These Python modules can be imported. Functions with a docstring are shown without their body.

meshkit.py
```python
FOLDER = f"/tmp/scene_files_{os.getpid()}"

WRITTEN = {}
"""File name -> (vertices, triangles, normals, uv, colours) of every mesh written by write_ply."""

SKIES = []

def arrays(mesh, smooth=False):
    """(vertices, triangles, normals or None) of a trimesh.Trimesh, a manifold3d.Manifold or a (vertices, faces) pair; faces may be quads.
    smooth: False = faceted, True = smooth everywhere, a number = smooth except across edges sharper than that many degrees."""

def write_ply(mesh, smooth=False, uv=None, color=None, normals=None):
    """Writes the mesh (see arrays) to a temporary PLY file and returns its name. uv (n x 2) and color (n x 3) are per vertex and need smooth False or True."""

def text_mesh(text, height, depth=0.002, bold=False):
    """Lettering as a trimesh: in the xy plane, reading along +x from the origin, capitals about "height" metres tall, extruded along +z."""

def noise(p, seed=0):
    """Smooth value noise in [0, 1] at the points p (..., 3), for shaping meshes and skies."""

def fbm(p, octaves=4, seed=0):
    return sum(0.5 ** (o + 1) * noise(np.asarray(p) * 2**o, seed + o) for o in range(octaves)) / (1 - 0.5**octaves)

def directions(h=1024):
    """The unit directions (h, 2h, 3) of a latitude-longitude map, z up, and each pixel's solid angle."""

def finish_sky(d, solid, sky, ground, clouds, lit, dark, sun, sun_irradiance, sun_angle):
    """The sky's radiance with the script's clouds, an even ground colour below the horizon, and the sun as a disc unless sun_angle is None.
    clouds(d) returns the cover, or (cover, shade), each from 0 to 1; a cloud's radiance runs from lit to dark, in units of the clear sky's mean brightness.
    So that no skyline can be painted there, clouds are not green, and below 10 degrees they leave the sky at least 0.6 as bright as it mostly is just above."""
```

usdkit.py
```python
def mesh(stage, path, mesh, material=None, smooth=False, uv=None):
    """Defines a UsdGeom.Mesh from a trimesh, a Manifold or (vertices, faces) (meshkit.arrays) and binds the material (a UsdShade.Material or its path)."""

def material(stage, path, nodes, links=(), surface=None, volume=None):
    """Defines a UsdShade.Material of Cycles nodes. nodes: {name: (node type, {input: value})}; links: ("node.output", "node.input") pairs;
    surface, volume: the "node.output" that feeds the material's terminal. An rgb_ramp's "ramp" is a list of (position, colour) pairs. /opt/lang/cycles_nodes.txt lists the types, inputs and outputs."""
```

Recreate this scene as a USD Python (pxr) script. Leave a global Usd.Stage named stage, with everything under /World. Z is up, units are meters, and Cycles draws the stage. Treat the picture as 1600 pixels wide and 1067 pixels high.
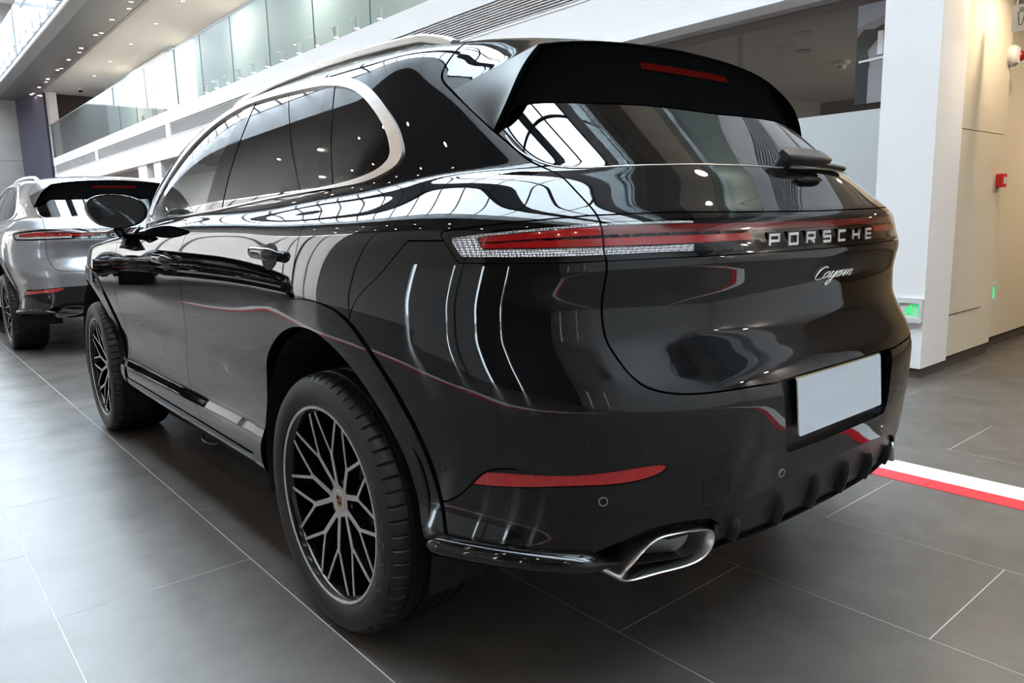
import math, random
import numpy as np, trimesh, shapely
from shapely.geometry import Polygon, LineString, Point, box as sbox
from shapely.ops import unary_union
from scipy.interpolate import PchipInterpolator, CubicSpline
from scipy.ndimage import gaussian_filter1d
import usdkit, meshkit
from pxr import Usd, UsdGeom, UsdLux, UsdShade, Gf, Sdf, Vt

random.seed(7); rng = np.random.default_rng(7)
stage = Usd.Stage.CreateInMemory()
UsdGeom.SetStageUpAxis(stage, 'Z'); UsdGeom.SetStageMetersPerUnit(stage, 1.0)
UsdGeom.Xform.Define(stage, '/World'); UsdGeom.Scope.Define(stage, '/World/Looks')

# ------------------------------------------------------------------ camera, sky, exposure
CAM = (-1.8591, -1.8981, 1.1714); YAW, PITCH, ROLL, FPX = 0.6980, -0.1644, -0.0252, 1165.4
EXPOSURE = 2.5
SKY_COLOR, SKY_STRENGTH = (0.88, 0.95, 1.0), 1.0
def set_camera():
    cam = UsdGeom.Camera.Define(stage, '/World/camera')
    f = np.array([math.sin(YAW)*math.cos(PITCH), math.cos(YAW)*math.cos(PITCH), math.sin(PITCH)])
    r = np.array([math.cos(YAW), -math.sin(YAW), 0]); u = np.cross(r, f)
    c, s = math.cos(ROLL), math.sin(ROLL)
    r2, u2 = c*r+s*u, -s*r+c*u
    M = Gf.Matrix4d(*r2, 0, *u2, 0, *(-f), 0, *CAM, 1)
    cam.AddTransformOp().Set(M)
    cam.CreateHorizontalApertureAttr(36.0); cam.CreateFocalLengthAttr(36.0*FPX/1600)
    cam.CreateClippingRangeAttr(Gf.Vec2f(0.05, 500)); cam.CreateExposureAttr(EXPOSURE)
set_camera()
dome = UsdLux.DomeLight.Define(stage, '/World/sky')
dome.CreateColorAttr(Gf.Vec3f(*SKY_COLOR)); dome.CreateIntensityAttr(SKY_STRENGTH)

# ------------------------------------------------------------------ materials
def mat(name, nodes, links=(), surface='p.BSDF'):
    return usdkit.material(stage, '/World/Looks/'+name, nodes, links, surface=surface)
def plain(name, color, rough=.5, metal=0., ior=1.5, coat=0., emit=None, spec=.5, bump=None, vary=None):
    p = {'base_color': color, 'roughness': rough, 'metallic': metal, 'ior': ior, 'specular_ior_level': spec}
    if coat: p.update(coat_weight=coat, coat_roughness=.02)
    if emit: p.update(emission_color=emit[0], emission_strength=emit[1])
    nodes, links = {'p': ('principled_bsdf', p)}, []
    if vary:                                                     # (scale, low, high): colour mottling of the stuff itself
        nodes.update(g=('geometry', {}), n=('noise_texture', {'scale': vary[0], 'detail': 4.}), r=('rgb_ramp', {'ramp': [(.3, [c*vary[1] for c in color]), (.7, [c*vary[2] for c in color])]}))
        links += [('g.position', 'n.vector'), ('n.fac', 'r.fac'), ('r.color', 'p.base_color')]
    if bump:
        nodes.update(g2=('geometry', {}), n2=('noise_texture', {'scale': bump[0], 'detail': 3.}), b=('bump', {'strength': bump[1], 'distance': .002}))
        links += [('g2.position', 'n2.vector'), ('n2.fac', 'b.height'), ('b.normal', 'p.normal')]
    return mat(name, nodes, links)
def pane(name, tint, ior=1.5, rough=0.):
    f0 = ((ior-1)/(ior+1))**2                                      # Schlick, the same from both sides
    return mat(name, {'t': ('transparent_bsdf', {'color': tint}), 'g': ('glossy_bsdf', {'color': (1, 1, 1), 'roughness': rough}), 'l': ('layer_weight', {'blend': .5}), 'p5': ('math', {'math_type': 'power', 'value2': 5.}),
               'f': ('math', {'math_type': 'multiply_add', 'value2': 1-f0, 'value3': f0, 'use_clamp': True}), 'm': ('mix_closure', {})},
               [('l.facing', 'p5.value1'), ('p5.value', 'f.value1'), ('f.value', 'm.fac'), ('t.BSDF', 'm.closure1'), ('g.BSDF', 'm.closure2')], surface='m.closure')
M = dict(
    paint_black=plain('paint_black', (.0035, .0035, .004), .015, ior=1.55),
    paint_silver=plain('paint_silver', (.26, .262, .275), .32, metal=.75, coat=1.),
    gloss_black=plain('gloss_black', (.004, .004, .004), .04, ior=1.5),
    satin_black=plain('satin_black', (.010, .010, .011), .38, bump=(900, .15)),
    void=plain('void_black', (.004, .004, .004), .8),
    rubber=plain('tyre_rubber', (.014, .0125, .012), .5, spec=.3),
    rubber_mark=plain('tyre_lettering', (.035, .033, .032), .5),
    chrome=plain('bright_chrome', (.75, .74, .73), .10, metal=1.),
    trim=plain('satin_aluminium', (.66, .63, .62), .28, metal=1.),
    rail=plain('rail_aluminium', (.80, .79, .78), .35, metal=1.),
    machined=plain('machined_alloy', (.46, .44, .43), .38, metal=.45),
    wheel_black=plain('wheel_black', (.006, .006, .006), .12),
    disc=plain('brake_disc_steel', (.25, .25, .26), .35, metal=1.),
    caliper=plain('caliper_grey', (.22, .25, .27), .4),
    glass_dark=pane('privacy_glass', (.05, .05, .052), 1.75), glass_front=pane('door_glass', (.84, .89, .87), 1.6), lens=pane('lamp_lens', (.92, .90, .90), 1.5),
    glass_rear=pane('rear_window_glass', (.10, .10, .105), 1.85),
    lamp_red=plain('lamp_red', (.32, .004, .006), .14, coat=1.),
    lamp_brake=plain('brake_lamp_red', (.036, .002, .0015), .6, spec=0.), lamp_dark_red=plain('lamp_dark_red', (.12, .006, .006), .10, coat=1.),
    crystal=mat('lamp_crystal', {'g': ('geometry', {}), 'v': ('voronoi_texture', {'scale': 190., 'randomness': .15}), 'r': ('rgb_ramp', {'ramp': [(0., (.95, .95, .95)), (.45, (.55, .55, .56)), (.8, (.10, .10, .11))]}),
        'b': ('bump', {'strength': 1., 'distance': .004, 'invert': True}), 'p': ('principled_bsdf', {'roughness': .08, 'metallic': .35})},
        [('g.position', 'v.vector'), ('v.distance', 'r.fac'), ('r.color', 'p.base_color'), ('v.distance', 'b.height'), ('b.normal', 'p.normal')]),
    reflector=mat('red_reflector', {'g': ('geometry', {}), 'v': ('voronoi_texture', {'scale': 260., 'randomness': .1}), 'r': ('rgb_ramp', {'ramp': [(0., (.75, .02, .02)), (.7, (.30, .004, .006))]}),
        'b': ('bump', {'strength': .5, 'distance': .002}), 'p': ('principled_bsdf', {'roughness': .15, 'coat_weight': 1., 'emission_color': (1., .02, .02), 'emission_strength': .0})},
        [('g.position', 'v.vector'), ('v.distance', 'r.fac'), ('r.color', 'p.base_color'), ('v.distance', 'b.height'), ('b.normal', 'p.normal')]),
    plate=plain('blank_plate', (.50, .53, .56), .5),
    plate_edge=plain('plate_edge', (.45, .36, .14), .4),
    gold=plain('crest_gold', (.45, .29, .07), .35, metal=.5), crest_red=plain('crest_red', (.25, .02, .02), .4),
    leather=plain('seat_leather', (.02, .02, .022), .5), lining=plain('headliner', (.16, .15, .14), .9),
    floor_tile=mat('floor_tile', {'g': ('geometry', {}), 'n': ('noise_texture', {'scale': 3., 'detail': 6., 'roughness': .6}), 'n2': ('noise_texture', {'scale': 60., 'detail': 3.}), 'o': ('object_info', {}),
        'r': ('rgb_ramp', {'ramp': [(.3, (.082, .071, .064)), (.7, (.103, .090, .081))]}), 'rr': ('rgb_ramp', {'ramp': [(.3, (.27, .27, .27)), (.7, (.35, .35, .35))]}),
        'b': ('bump', {'strength': .06, 'distance': .001}), 'p': ('principled_bsdf', {'ior': 1.44})},
        [('g.position', 'n.vector'), ('g.position', 'n2.vector'), ('n.fac', 'r.fac'), ('r.color', 'p.base_color'), ('n.fac', 'rr.fac'), ('rr.color', 'p.roughness'), ('n2.fac', 'b.height'), ('b.normal', 'p.normal')]),
    grout=plain('grout', (.46, .43, .41), .8), stripe_white=plain('stripe_white', (.80, .79, .78), .3), stripe_red=plain('stripe_red', (.62, .018, .035), .3),
    white=plain('white_paint', (.82, .79, .775), .6), offwhite=plain('warm_white_paint', (.74, .71, .70), .6), fascia=plain('fascia_white', (.84, .81, .80), .45),
    beige=plain('beige_panel', (.66, .58, .46), .5), ceiling=plain('ceiling_paint', (.62, .58, .56), .8), soffit=plain('soffit_metal', (.20, .18, .18), .35, metal=.3),
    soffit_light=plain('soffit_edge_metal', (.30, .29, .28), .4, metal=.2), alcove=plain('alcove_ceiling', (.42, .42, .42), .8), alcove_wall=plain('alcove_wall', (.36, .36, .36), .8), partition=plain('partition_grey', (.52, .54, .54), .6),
    brown=plain('brown_veneer', (.42, .13, .045), .5, vary=(2., .8, 1.2)), dark_brown=plain('dark_brown_veneer', (.05, .03, .025), .5), stone=plain('stone_panel', (.24, .23, .225), .5, vary=(1.5, .95, 1.05)), violet=plain('violet_glossy_panel', (.05, .045, .075), .2),
    skirting=plain('skirting_dark', (.06, .05, .045), .5), grille=plain('grille_metal', (.55, .53, .53), .5), grille_dark=plain('grille_recess', (.015, .014, .014), .8),
    steel=plain('brushed_steel', (.70, .71, .72), .25, metal=1.), balustrade=pane('balustrade_glass', (.79, .86, .87), 1.5), glass_edge=plain('glass_edge', (.10, .16, .16), .2),
    skyglass=pane('skylight_glass', (.88, .93, .96), 1.5), tinted=pane('tinted_partition_glass', (.72, .72, .73), 1.5), frame_dark=plain('skylight_frame', (.10, .11, .12), .5), roof_panel=plain('roof_panel', (.36, .42, .48), .6),
    lamp=plain('downlight_glow', (1, 1, 1), .5, emit=((1., .88, .70), 40.)), lamp_dim=plain('downlight_glow_dim', (1, 1, 1), .5, emit=((1., .93, .85), 1.2)), lamp_off=plain('downlight_off', (.30, .29, .28), .4), lamp_fix=plain('fixing_lamp_glow', (1, 1, 1), .5, emit=((1., .97, .92), 2.5)), lamp_ring=plain('downlight_ring', (.35, .33, .32), .4, metal=.5),
    red_box=plain('call_point_red', (.60, .02, .02), .4), plastic_white=plain('white_plastic', (.62, .61, .60), .4), strobe=plain('strobe_red', (.25, .01, .01), .2), green=plain('exit_green', (.02, .5, .1), .4, emit=((.05, 1., .25), .12)),
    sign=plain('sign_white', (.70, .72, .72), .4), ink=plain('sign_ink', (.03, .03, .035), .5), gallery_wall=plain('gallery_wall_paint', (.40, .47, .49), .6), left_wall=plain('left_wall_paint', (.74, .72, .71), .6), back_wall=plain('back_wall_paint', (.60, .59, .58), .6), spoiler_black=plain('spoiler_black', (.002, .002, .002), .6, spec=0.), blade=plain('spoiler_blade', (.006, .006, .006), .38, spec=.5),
    far_blind=mat('far_window_blind', {'t': ('translucent_bsdf', {'color': (.42, .44, .46)}), 'd': ('diffuse_bsdf', {'color': (.35, .36, .37)}), 'a': ('add_closure', {})}, [('t.BSDF', 'a.closure1'), ('d.BSDF', 'a.closure2')], surface='a.closure'),
    blind=mat('roller_blind', {'t': ('translucent_bsdf', {'color': (.42, .41, .40)}), 'd': ('diffuse_bsdf', {'color': (.35, .34, .33)}), 'a': ('add_closure', {})}, [('t.BSDF', 'a.closure1'), ('d.BSDF', 'a.closure2')], surface='a.closure'),
    far_sky=plain('print_sky', (.36, .38, .44), .25), far_tree=plain('print_foliage', (.05, .06, .05), .3), far_pale=plain('print_building', (.28, .27, .29), .3), far_dark=plain('print_dark', (.035, .035, .04), .3),
    screen_pale=plain('window_view_pale', (.85, .84, .80), .6), gold_wood=plain('shelf_wood', (.45, .34, .16), .5), bark=plain('bark', (.08, .05, .03), .9), leaf=plain('leaf', (.10, .22, .04), .6),
)

# ------------------------------------------------------------------ building helpers
USED = {}
def free(parent, name):
    k = f'{parent}/{name}'; n = USED.get(k, -1)+1; USED[k] = n
    return k if n == 0 else f'{k}_{n:03d}'
def where(parent):
    return '/World' if parent is None else str(parent.GetPath())
def data(p, label=None, cat=None, group=None, kind=None):
    for k, v in (('label', label), ('category', cat), ('group', group), ('kind', kind)):
        if v: p.SetCustomDataByKey(k, v)
    return p
def thing(name, label=None, cat=None, group=None, kind=None, loc=(0, 0, 0), rotz=0, parent=None):
    x = UsdGeom.Xform.Define(stage, free(where(parent), name))
    x.AddTranslateOp().Set(Gf.Vec3d(*map(float, loc)))
    if rotz: x.AddRotateZOp().Set(float(rotz))
    return data(x.GetPrim(), label, cat, group, kind)
def put(name, arr, m, parent=None, label=None, cat=None, group=None, kind=None):
    """arr = (vertices, triangles, normals): one Mesh with given normals."""
    V, F, N = arr
    me = UsdGeom.Mesh.Define(stage, free(where(parent), name))
    me.CreatePointsAttr(Vt.Vec3fArray.FromNumpy(np.ascontiguousarray(V, np.float32)))
    me.CreateFaceVertexCountsAttr(Vt.IntArray.FromNumpy(np.full(len(F), 3, np.int32)))
    me.CreateFaceVertexIndicesAttr(Vt.IntArray.FromNumpy(np.ascontiguousarray(F, np.int32).ravel()))
    me.CreateSubdivisionSchemeAttr('none')
    if N is not None:
        me.CreateNormalsAttr(Vt.Vec3fArray.FromNumpy(np.ascontiguousarray(N, np.float32))); me.SetNormalsInterpolation('vertex')
    UsdShade.MaterialBindingAPI.Apply(me.GetPrim()).Bind(M[m])
    return data(me.GetPrim(), label, cat, group, kind)
def obj(name, mesh, m, parent=None, label=None, cat=None, group=None, kind=None, smooth=30):
    if isinstance(mesh, list): mesh = trimesh.util.concatenate(mesh)
    return put(name, meshkit.arrays(mesh, smooth), m, parent, label, cat, group, kind)
def dup(src, loc, rotz=0, label=None, cat=None, group=None, instance=True):
    p = src.GetPath(); x = UsdGeom.Xform.Define(stage, free('/World', src.GetName().rstrip('0123456789').rstrip('_')))
    x.GetPrim().GetReferences().AddInternalReference(p)
    if instance: x.GetPrim().SetInstanceable(True)
    x.ClearXformOpOrder(); x.AddTranslateOp().Set(Gf.Vec3d(*map(float, loc)))
    if rotz: x.AddRotateZOp().Set(float(rotz))
    else: x.SetXformOpOrder([x.GetOrderedXformOps()[0]])
    return data(x.GetPrim(), label, cat, group)
def bx(x0, x1, y0, y1, z0, z1):
    b = trimesh.creation.box([abs(x1-x0), abs(y1-y0), abs(z1-z0)]); b.apply_translation([(x0+x1)/2, (y0+y1)/2, (z0+z1)/2]); return b
def cyl(r, h, at=(0, 0, 0), axis='z', n=24):
    c = trimesh.creation.cylinder(r, h, sections=n)
    if axis == 'x': c.apply_transform(trimesh.transformations.rotation_matrix(math.pi/2, [0, 1, 0]))
    if axis == 'y': c.apply_transform(trimesh.transformations.rotation_matrix(math.pi/2, [1, 0, 0]))
    c.apply_translation(at); return c
def grid(P, close_u=False, close_v=False):
    """quad grid of points (nu, nv, 3) as a mesh."""
    nu, nv = P.shape[:2]
    i, j = np.meshgrid(np.arange(nu if close_u else nu-1), np.arange(nv if close_v else nv-1), indexing='ij')
    a, b, c, d = (i*nv+j), ((i+1) % nu*nv+j), ((i+1) % nu*nv+(j+1) % nv), (i*nv+(j+1) % nv)
    F = np.vstack([np.stack([a, b, c], -1).reshape(-1, 3), np.stack([a, c, d], -1).reshape(-1, 3)])
    return trimesh.Trimesh(P.reshape(-1, 3), F, process=False)
def sweep(path, sec, up=(0, 0, 1), scale=None, caps=True, closed=False):
    """sec (k,2) in (side, up) carried along path (n,3)."""
    p = np.asarray(path, float); n = len(p)
    t = np.gradient(p, axis=0) if not closed else np.roll(p, -1, 0)-np.roll(p, 1, 0)
    t /= np.linalg.norm(t, axis=1, keepdims=True)+1e-12
    upv = np.broadcast_to(np.asarray(up, float), p.shape); side = np.cross(t, upv); side /= np.linalg.norm(side, axis=1, keepdims=True)+1e-12
    u = np.cross(side, t); sec = np.asarray(sec, float)
    sc = np.ones(n) if scale is None else np.asarray(scale)
    P = p[:, None]+sc[:, None, None]*(sec[None, :, :1]*side[:, None]+sec[None, :, 1:]*u[:, None])
    m = grid(P, close_u=closed, close_v=True)
    if caps and not closed:
        k = len(sec); V = np.vstack([m.vertices, P[0].mean(0), P[-1].mean(0)]); a = n*k
        F = [[a, (j+1) % k, j] for j in range(k)]+[[a+1, (n-1)*k+j, (n-1)*k+(j+1) % k] for j in range(k)]
        m = trimesh.Trimesh(V, np.vstack([m.faces, F]), process=False)
    m.fix_normals() if len(m.faces) < 20000 else None
    return m
def ellipse(a, b, n=12):
    t = np.arange(n)*2*np.pi/n; return np.c_[a*np.cos(t), b*np.sin(t)]
def tube(path, r, n=10): return sweep(path, ellipse(r, r, n))
def lathe_x(prof, n=96, close=False):
    """profile (radius, x) turned about the x axis."""
    p = np.asarray(prof, float); t = np.arange(n)*2*np.pi/n
    P = np.stack([np.broadcast_to(p[None, :, 1], (n, len(p))), p[None, :, 0]*np.cos(t)[:, None], p[None, :, 0]*np.sin(t)[:, None]], -1)
    m = grid(P, close_u=True, close_v=close); m.fix_normals(); return m
def resample(pts, n, smooth=True):
    p = np.asarray(pts, float); d = np.r_[0, np.cumsum(np.linalg.norm(np.diff(p, axis=0), axis=1))]
    u = np.linspace(0, d[-1], n)
    return (CubicSpline if smooth and len(p) > 2 else None)(d, p)(u) if smooth and len(p) > 2 else np.stack([np.interp(u, d, p[:, k]) for k in range(p.shape[1])], 1)
def rounded(poly, r, n=6): return poly.buffer(-r).buffer(r, quad_segs=n) if r else poly
def extrude(poly, h):
    gs = getattr(poly, 'geoms', [poly]); return trimesh.util.concatenate([trimesh.creation.extrude_polygon(g, h, engine='earcut') for g in gs if g.area > 1e-9])
def rot(m, axis, deg, at=(0, 0, 0)):
    m.apply_transform(trimesh.transformations.rotation_matrix(math.radians(deg), axis, at)); return m
def mv(m, *t): m.apply_translation(t); return m

# ------------------------------------------------------------------ floor: 0.6 x 1.2 m tiles laid in half-offset columns
XL, XR, YB, YF = -9.4, 9.4, -11.0, 33.0
X0, Y0 = -.3828, .0219                                            # a joint line and a row joint
def seen(p):
    f = np.array([math.sin(YAW)*math.cos(PITCH), math.cos(YAW)*math.cos(PITCH), math.sin(PITCH)]); r = np.array([math.cos(YAW), -math.sin(YAW), 0]); u = np.cross(r, f); d = np.asarray(p)-CAM
    z = d@f; return z, (d@r)/z*FPX, -(d@u)/z*FPX
floor = obj('floor', bx(XL, XR, YB, YF, -.06, -.0007), 'grout', kind='structure', smooth=False)
tiles = []
for i in range(math.floor((XL-X0)/.6), math.ceil((XR-X0)/.6)):
    for j in range(math.floor((YB-Y0)/1.2)-1, math.ceil((YF-Y0)/1.2)+1):
        x0 = X0+.6*i; y0 = Y0+1.2*j+(.6 if i % 2 == 0 else 0)
        b = (max(x0, XL)+.0018, min(x0+.6, XR)-.0018, max(y0, YB)+.0018, min(y0+1.2, YF)-.0018)
        if b[1]-b[0] < .02 or b[3]-b[2] < .02: continue
        c = np.array([(b[0]+b[1])/2, (b[2]+b[3])/2, 0]); z, px, py = seen(c)
        vis = z > .3 and abs(px) < 1000 and abs(py) < 800
        tiles.append((-(1/z if vis else -np.linalg.norm(c)*1e-3-1), b))
tiles.sort(key=lambda t: t[0]); rest = []
for k, (_, b) in enumerate(tiles):
    m = bx(*b, -.012, 0.)
    if k < 290: obj('tile', m, 'floor_tile', floor, smooth=False)
    else: rest.append(m)
obj('distant_tiles', rest, 'floor_tile', floor, smooth=False, kind='stuff')
def tape(x_red0, x_red1, x_w1, label):
    t = thing('floor_stripe', label, 'floor marking')
    ys = np.arange(-10.3+.0, 8, 1.2)
    for a in ys:
        obj('white_piece', bx(*sorted((x_red1, x_w1)), a+.001, a+1.199, 0., .0022), 'stripe_white', t, smooth=False)
        obj('red_piece', bx(*sorted((x_red0, x_red1)), a+.001, a+1.199, 0., .0020), 'stripe_red', t, smooth=False)
tape(1.412, 1.520, 1.676, 'red and white stripe on the floor tiles right of the black SUV')
tape(-2.95, -3.06, -3.22, 'red and white stripe on the floor tiles left of the black SUV')

# ------------------------------------------------------------------ right side: gallery edge, pillar, alcove, corridor
FX = 3.50; WL, SL, BY = -7.2, -2.7, -8.0                       # gallery face; left wall, the skylight's left and back edges
def strct(name, mesh, m, **k): return obj(name, mesh, m, kind='structure', smooth=k.pop('smooth', False), **k)
gal = strct('trim_1', [bx(FX, FX+.30, YB, 30.6, 3.46, 3.74), bx(FX, FX+.30, YB, 30.6, 2.72, 3.18), bx(FX+.16, FX+.30, YB, 30.6, 3.18, 3.46), bx(FX-.012, FX, YB, 30.6, 2.705, 2.745)], 'fascia')
strct('trim_2', bx(FX-.003, FX+.0, YB, 30.6, 3.150, 3.158), 'soffit_light')
# the air grille let into the white edge: long blades in bays
bays = [(YB+.3, -2.15), (-1.8, 7.25), (7.6, 16.25), (16.6, 23.45), (23.8, 30.25)]
for k, (a, b) in enumerate(bays):
    g_ = thing('air_grille', ['long linear air grille in the white gallery edge, behind the camera', 'long linear air grille in the white gallery edge, nearest above the black SUV roof', 'long linear air grille in the white gallery edge, second along from the black SUV',
               'long linear air grille in the white gallery edge, third along from the black SUV', 'long linear air grille at the far end of the white gallery edge'][k], 'air grille', 'air grilles in the white gallery edge')
    obj('grille_back', bx(FX+.10, FX+.16, a, b, 3.18, 3.46), 'grille_dark', g_, smooth=False)
    for q in range(10): obj('grille_blade', bx(FX+.004, FX+.05, a, b, 3.188+.0268*q, 3.188+.0268*q+.0135), 'grille', g_, smooth=False)
    for q in (a-.085, b+.085): obj('grille_end', bx(FX+.002, FX+.10, q-.085, q+.085, 3.18, 3.46), 'fascia', g_, smooth=False)
# gallery floor, balustrade
strct('floor_2', bx(FX+.30, XR, YB, 30.6, 3.40, 3.735), 'offwhite')
JY = [30.55-1.662*k for k in range(26)]
bal = thing('gallery_balustrade', 'frameless glass balustrade along the white gallery edge, lower of the two', 'balustrade')
for k in range(25):
    obj('glass_panel', bx(FX+.02, FX+.034, JY[k+1]+.006, JY[k]-.006, 3.56, 4.90), 'balustrade', bal, smooth=False)
    obj('panel_edge', bx(FX+.019, FX+.035, JY[k+1]-.005, JY[k+1]+.005, 3.74, 4.90), 'glass_edge', bal, smooth=False)
obj('handrail', bx(FX+.012, FX+.042, JY[-1], JY[0], 4.90, 4.925), 'steel', bal, smooth=False)
obj('end_post', bx(FX+.0, FX+.05, 30.55, 30.62, 3.74, 4.93), 'fascia', bal, smooth=False)
def fixing(x, y, z, bal_, side, R_=.038, H_=.15):
    f_ = obj('glass_fixing', cyl(R_, H_, (x, y, z), 'z', 18), 'plastic_white', bal_, smooth=40)
    obj('fixing_lamp', cyl(R_*.86, .006, (x, y, z-H_/2-.002), 'z', 18), 'lamp_fix', f_); obj('fixing_arm', [cyl(.008, abs(side), (x+side/2, y, z+.04), 'x', 8)], 'steel', f_)
for k in range(16): fixing(FX+.12, 7.2+.625*k, 3.90, bal, -.09)
# upper floor: dark soffit with downlights, beige ceiling, the upper balustrade
strct('ceiling_1', bx(3.36, XR, YB, 31.0, 6.12, 6.9), 'ceiling')
strct('trim_3', [bx(2.32, 3.36, YB, YF, 6.06, 6.9)], 'soffit'); strct('trim_4', [bx(1.98, 2.30, YB, YF, 6.04, 6.9)], 'soffit_light'); strct('trim_5', bx(3.28, 3.31, YB, YF, 6.045, 6.06), 'soffit_light')
up = thing('upper_balustrade', 'frameless glass balustrade above the dark soffit, highest in the hall', 'balustrade')
for k in range(26):
    if k < 25: obj('glass_panel', bx(1.92, 1.934, JY[k+1]+.006, JY[k]-.006, 6.16, 7.45), 'balustrade', up, smooth=False)
obj('base_rail', bx(1.93, 1.97, YB, YF, 6.13, 6.20), 'frame_dark', up, smooth=False); obj('base_trim', bx(1.94, 1.985, YB, YF, 6.04, 6.13), 'fascia', up, smooth=False)
for k in range(14): fixing(1.80, 18.9+1.07*k, 6.27, up, .12, .05, .2)
def nth(k): return ('nearest', 'second', 'third', 'fourth', 'fifth', 'sixth', 'seventh', 'eighth', 'ninth', 'tenth', 'eleventh', 'twelfth', 'thirteenth', 'fourteenth', 'fifteenth', 'sixteenth')[k]
def downlight(x, y, z, label, group, dim=False, r=.046):
    d = thing('downlight', label, 'downlight', group, loc=(x, y, z))
    obj('trim_ring', lathe_z([(r*1.25, 0), (r*1.25, -.006), (r, -.006), (r*.9, -.002)]), 'lamp_ring', d)
    obj('lamp', cyl(r*.92, .004, (0, 0, -.004), 'z', 20), {False: 'lamp', True: 'lamp_dim', 'off': 'lamp_off'}[dim], d)
def lathe_z(prof, n=24):
    p = np.asarray(prof, float); t = np.arange(n)*2*np.pi/n
    m = grid(np.stack([p[None, :, 0]*np.cos(t)[:, None], p[None, :, 0]*np.sin(t)[:, None], np.broadcast_to(p[None, :, 1], (n, len(p)))], -1), close_u=True); m.fix_normals(); return m
for k in range(16): downlight(3.02+.009*k, 5.9+1.8*k, 6.06, f'{nth(k)} bright round downlight in the row along the dark upper soffit', 'bright downlights in the dark soffit')
for k in range(7): downlight(3.17, 14.6+2.7*k, 6.06, f'{nth(k)} dim round downlight beside the bright row in the dark soffit', 'dim downlights in the dark soffit', dim=True, r=.05)
for x, y, n in ((4.03, 16.24, 0), (4.08, 18.56, 1), (4.14, 21.16, 2), (4.2, 23.84, 3), (4.3, 26.5, 4), (4.5, 10., 5)): downlight(x, y, 6.12, f'{nth((1, 2, 3, 4, 5, 0)[n])} recessed spotlight in the beige upper ceiling above the gallery', 'spotlights in the beige upper ceiling', dim=True, r=.05)
cam_ = thing('ceiling_camera', 'small white dome camera hanging from the beige ceiling at the far end', 'security camera', loc=(4.41, 29.3, 6.12))
obj('housing', cyl(.09, .06, (0, 0, -.03)), 'plastic_white', cam_); obj('dome', trimesh.intersections.slice_mesh_plane(trimesh.creation.icosphere(3, .075), (0, 0, -1), (0, 0, 0)).apply_translation((0, 0, -.06)), 'gloss_black', cam_)
# rooms behind the gallery glass
strct('wall_gallery', [bx(5.05, 5.2, 20.8, 28.6, 3.735, 6.12)], 'gallery_wall'); strct('wall_gallery_2', [bx(5.2, 5.3, YB, 20.8, 3.735, 6.12)], 'gallery_wall')
strct('wall_gallery_end', bx(3.8, XR, 31.0, 31.2, 2.7, 6.9), 'dark_brown')
strct('trim_6', bx(3.50, 3.86, 30.62, 30.98, 0, 6.12), 'fascia')                     # the white column at the gallery's end
vw = thing('gallery_window', 'bright window with shelves in the white wall behind the gallery glass', 'window')
obj('window_pane', bx(5.02, 5.048, 21.3, 24.6, 3.8, 6.05), 'screen_pale', vw, smooth=False)
for a, b, c, d in ((21.5, 22.4, 4.3, 5.1), (22.7, 23.7, 4.1, 4.9), (23.9, 24.5, 4.2, 4.6)): obj('shelf_board', bx(4.97, 5.02, a, b, c, c+.10), 'gold_wood', vw, smooth=False); obj('shelf_board', bx(4.97, 5.02, a, a+.12, c, d), 'gold_wood', vw, smooth=False)
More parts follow.
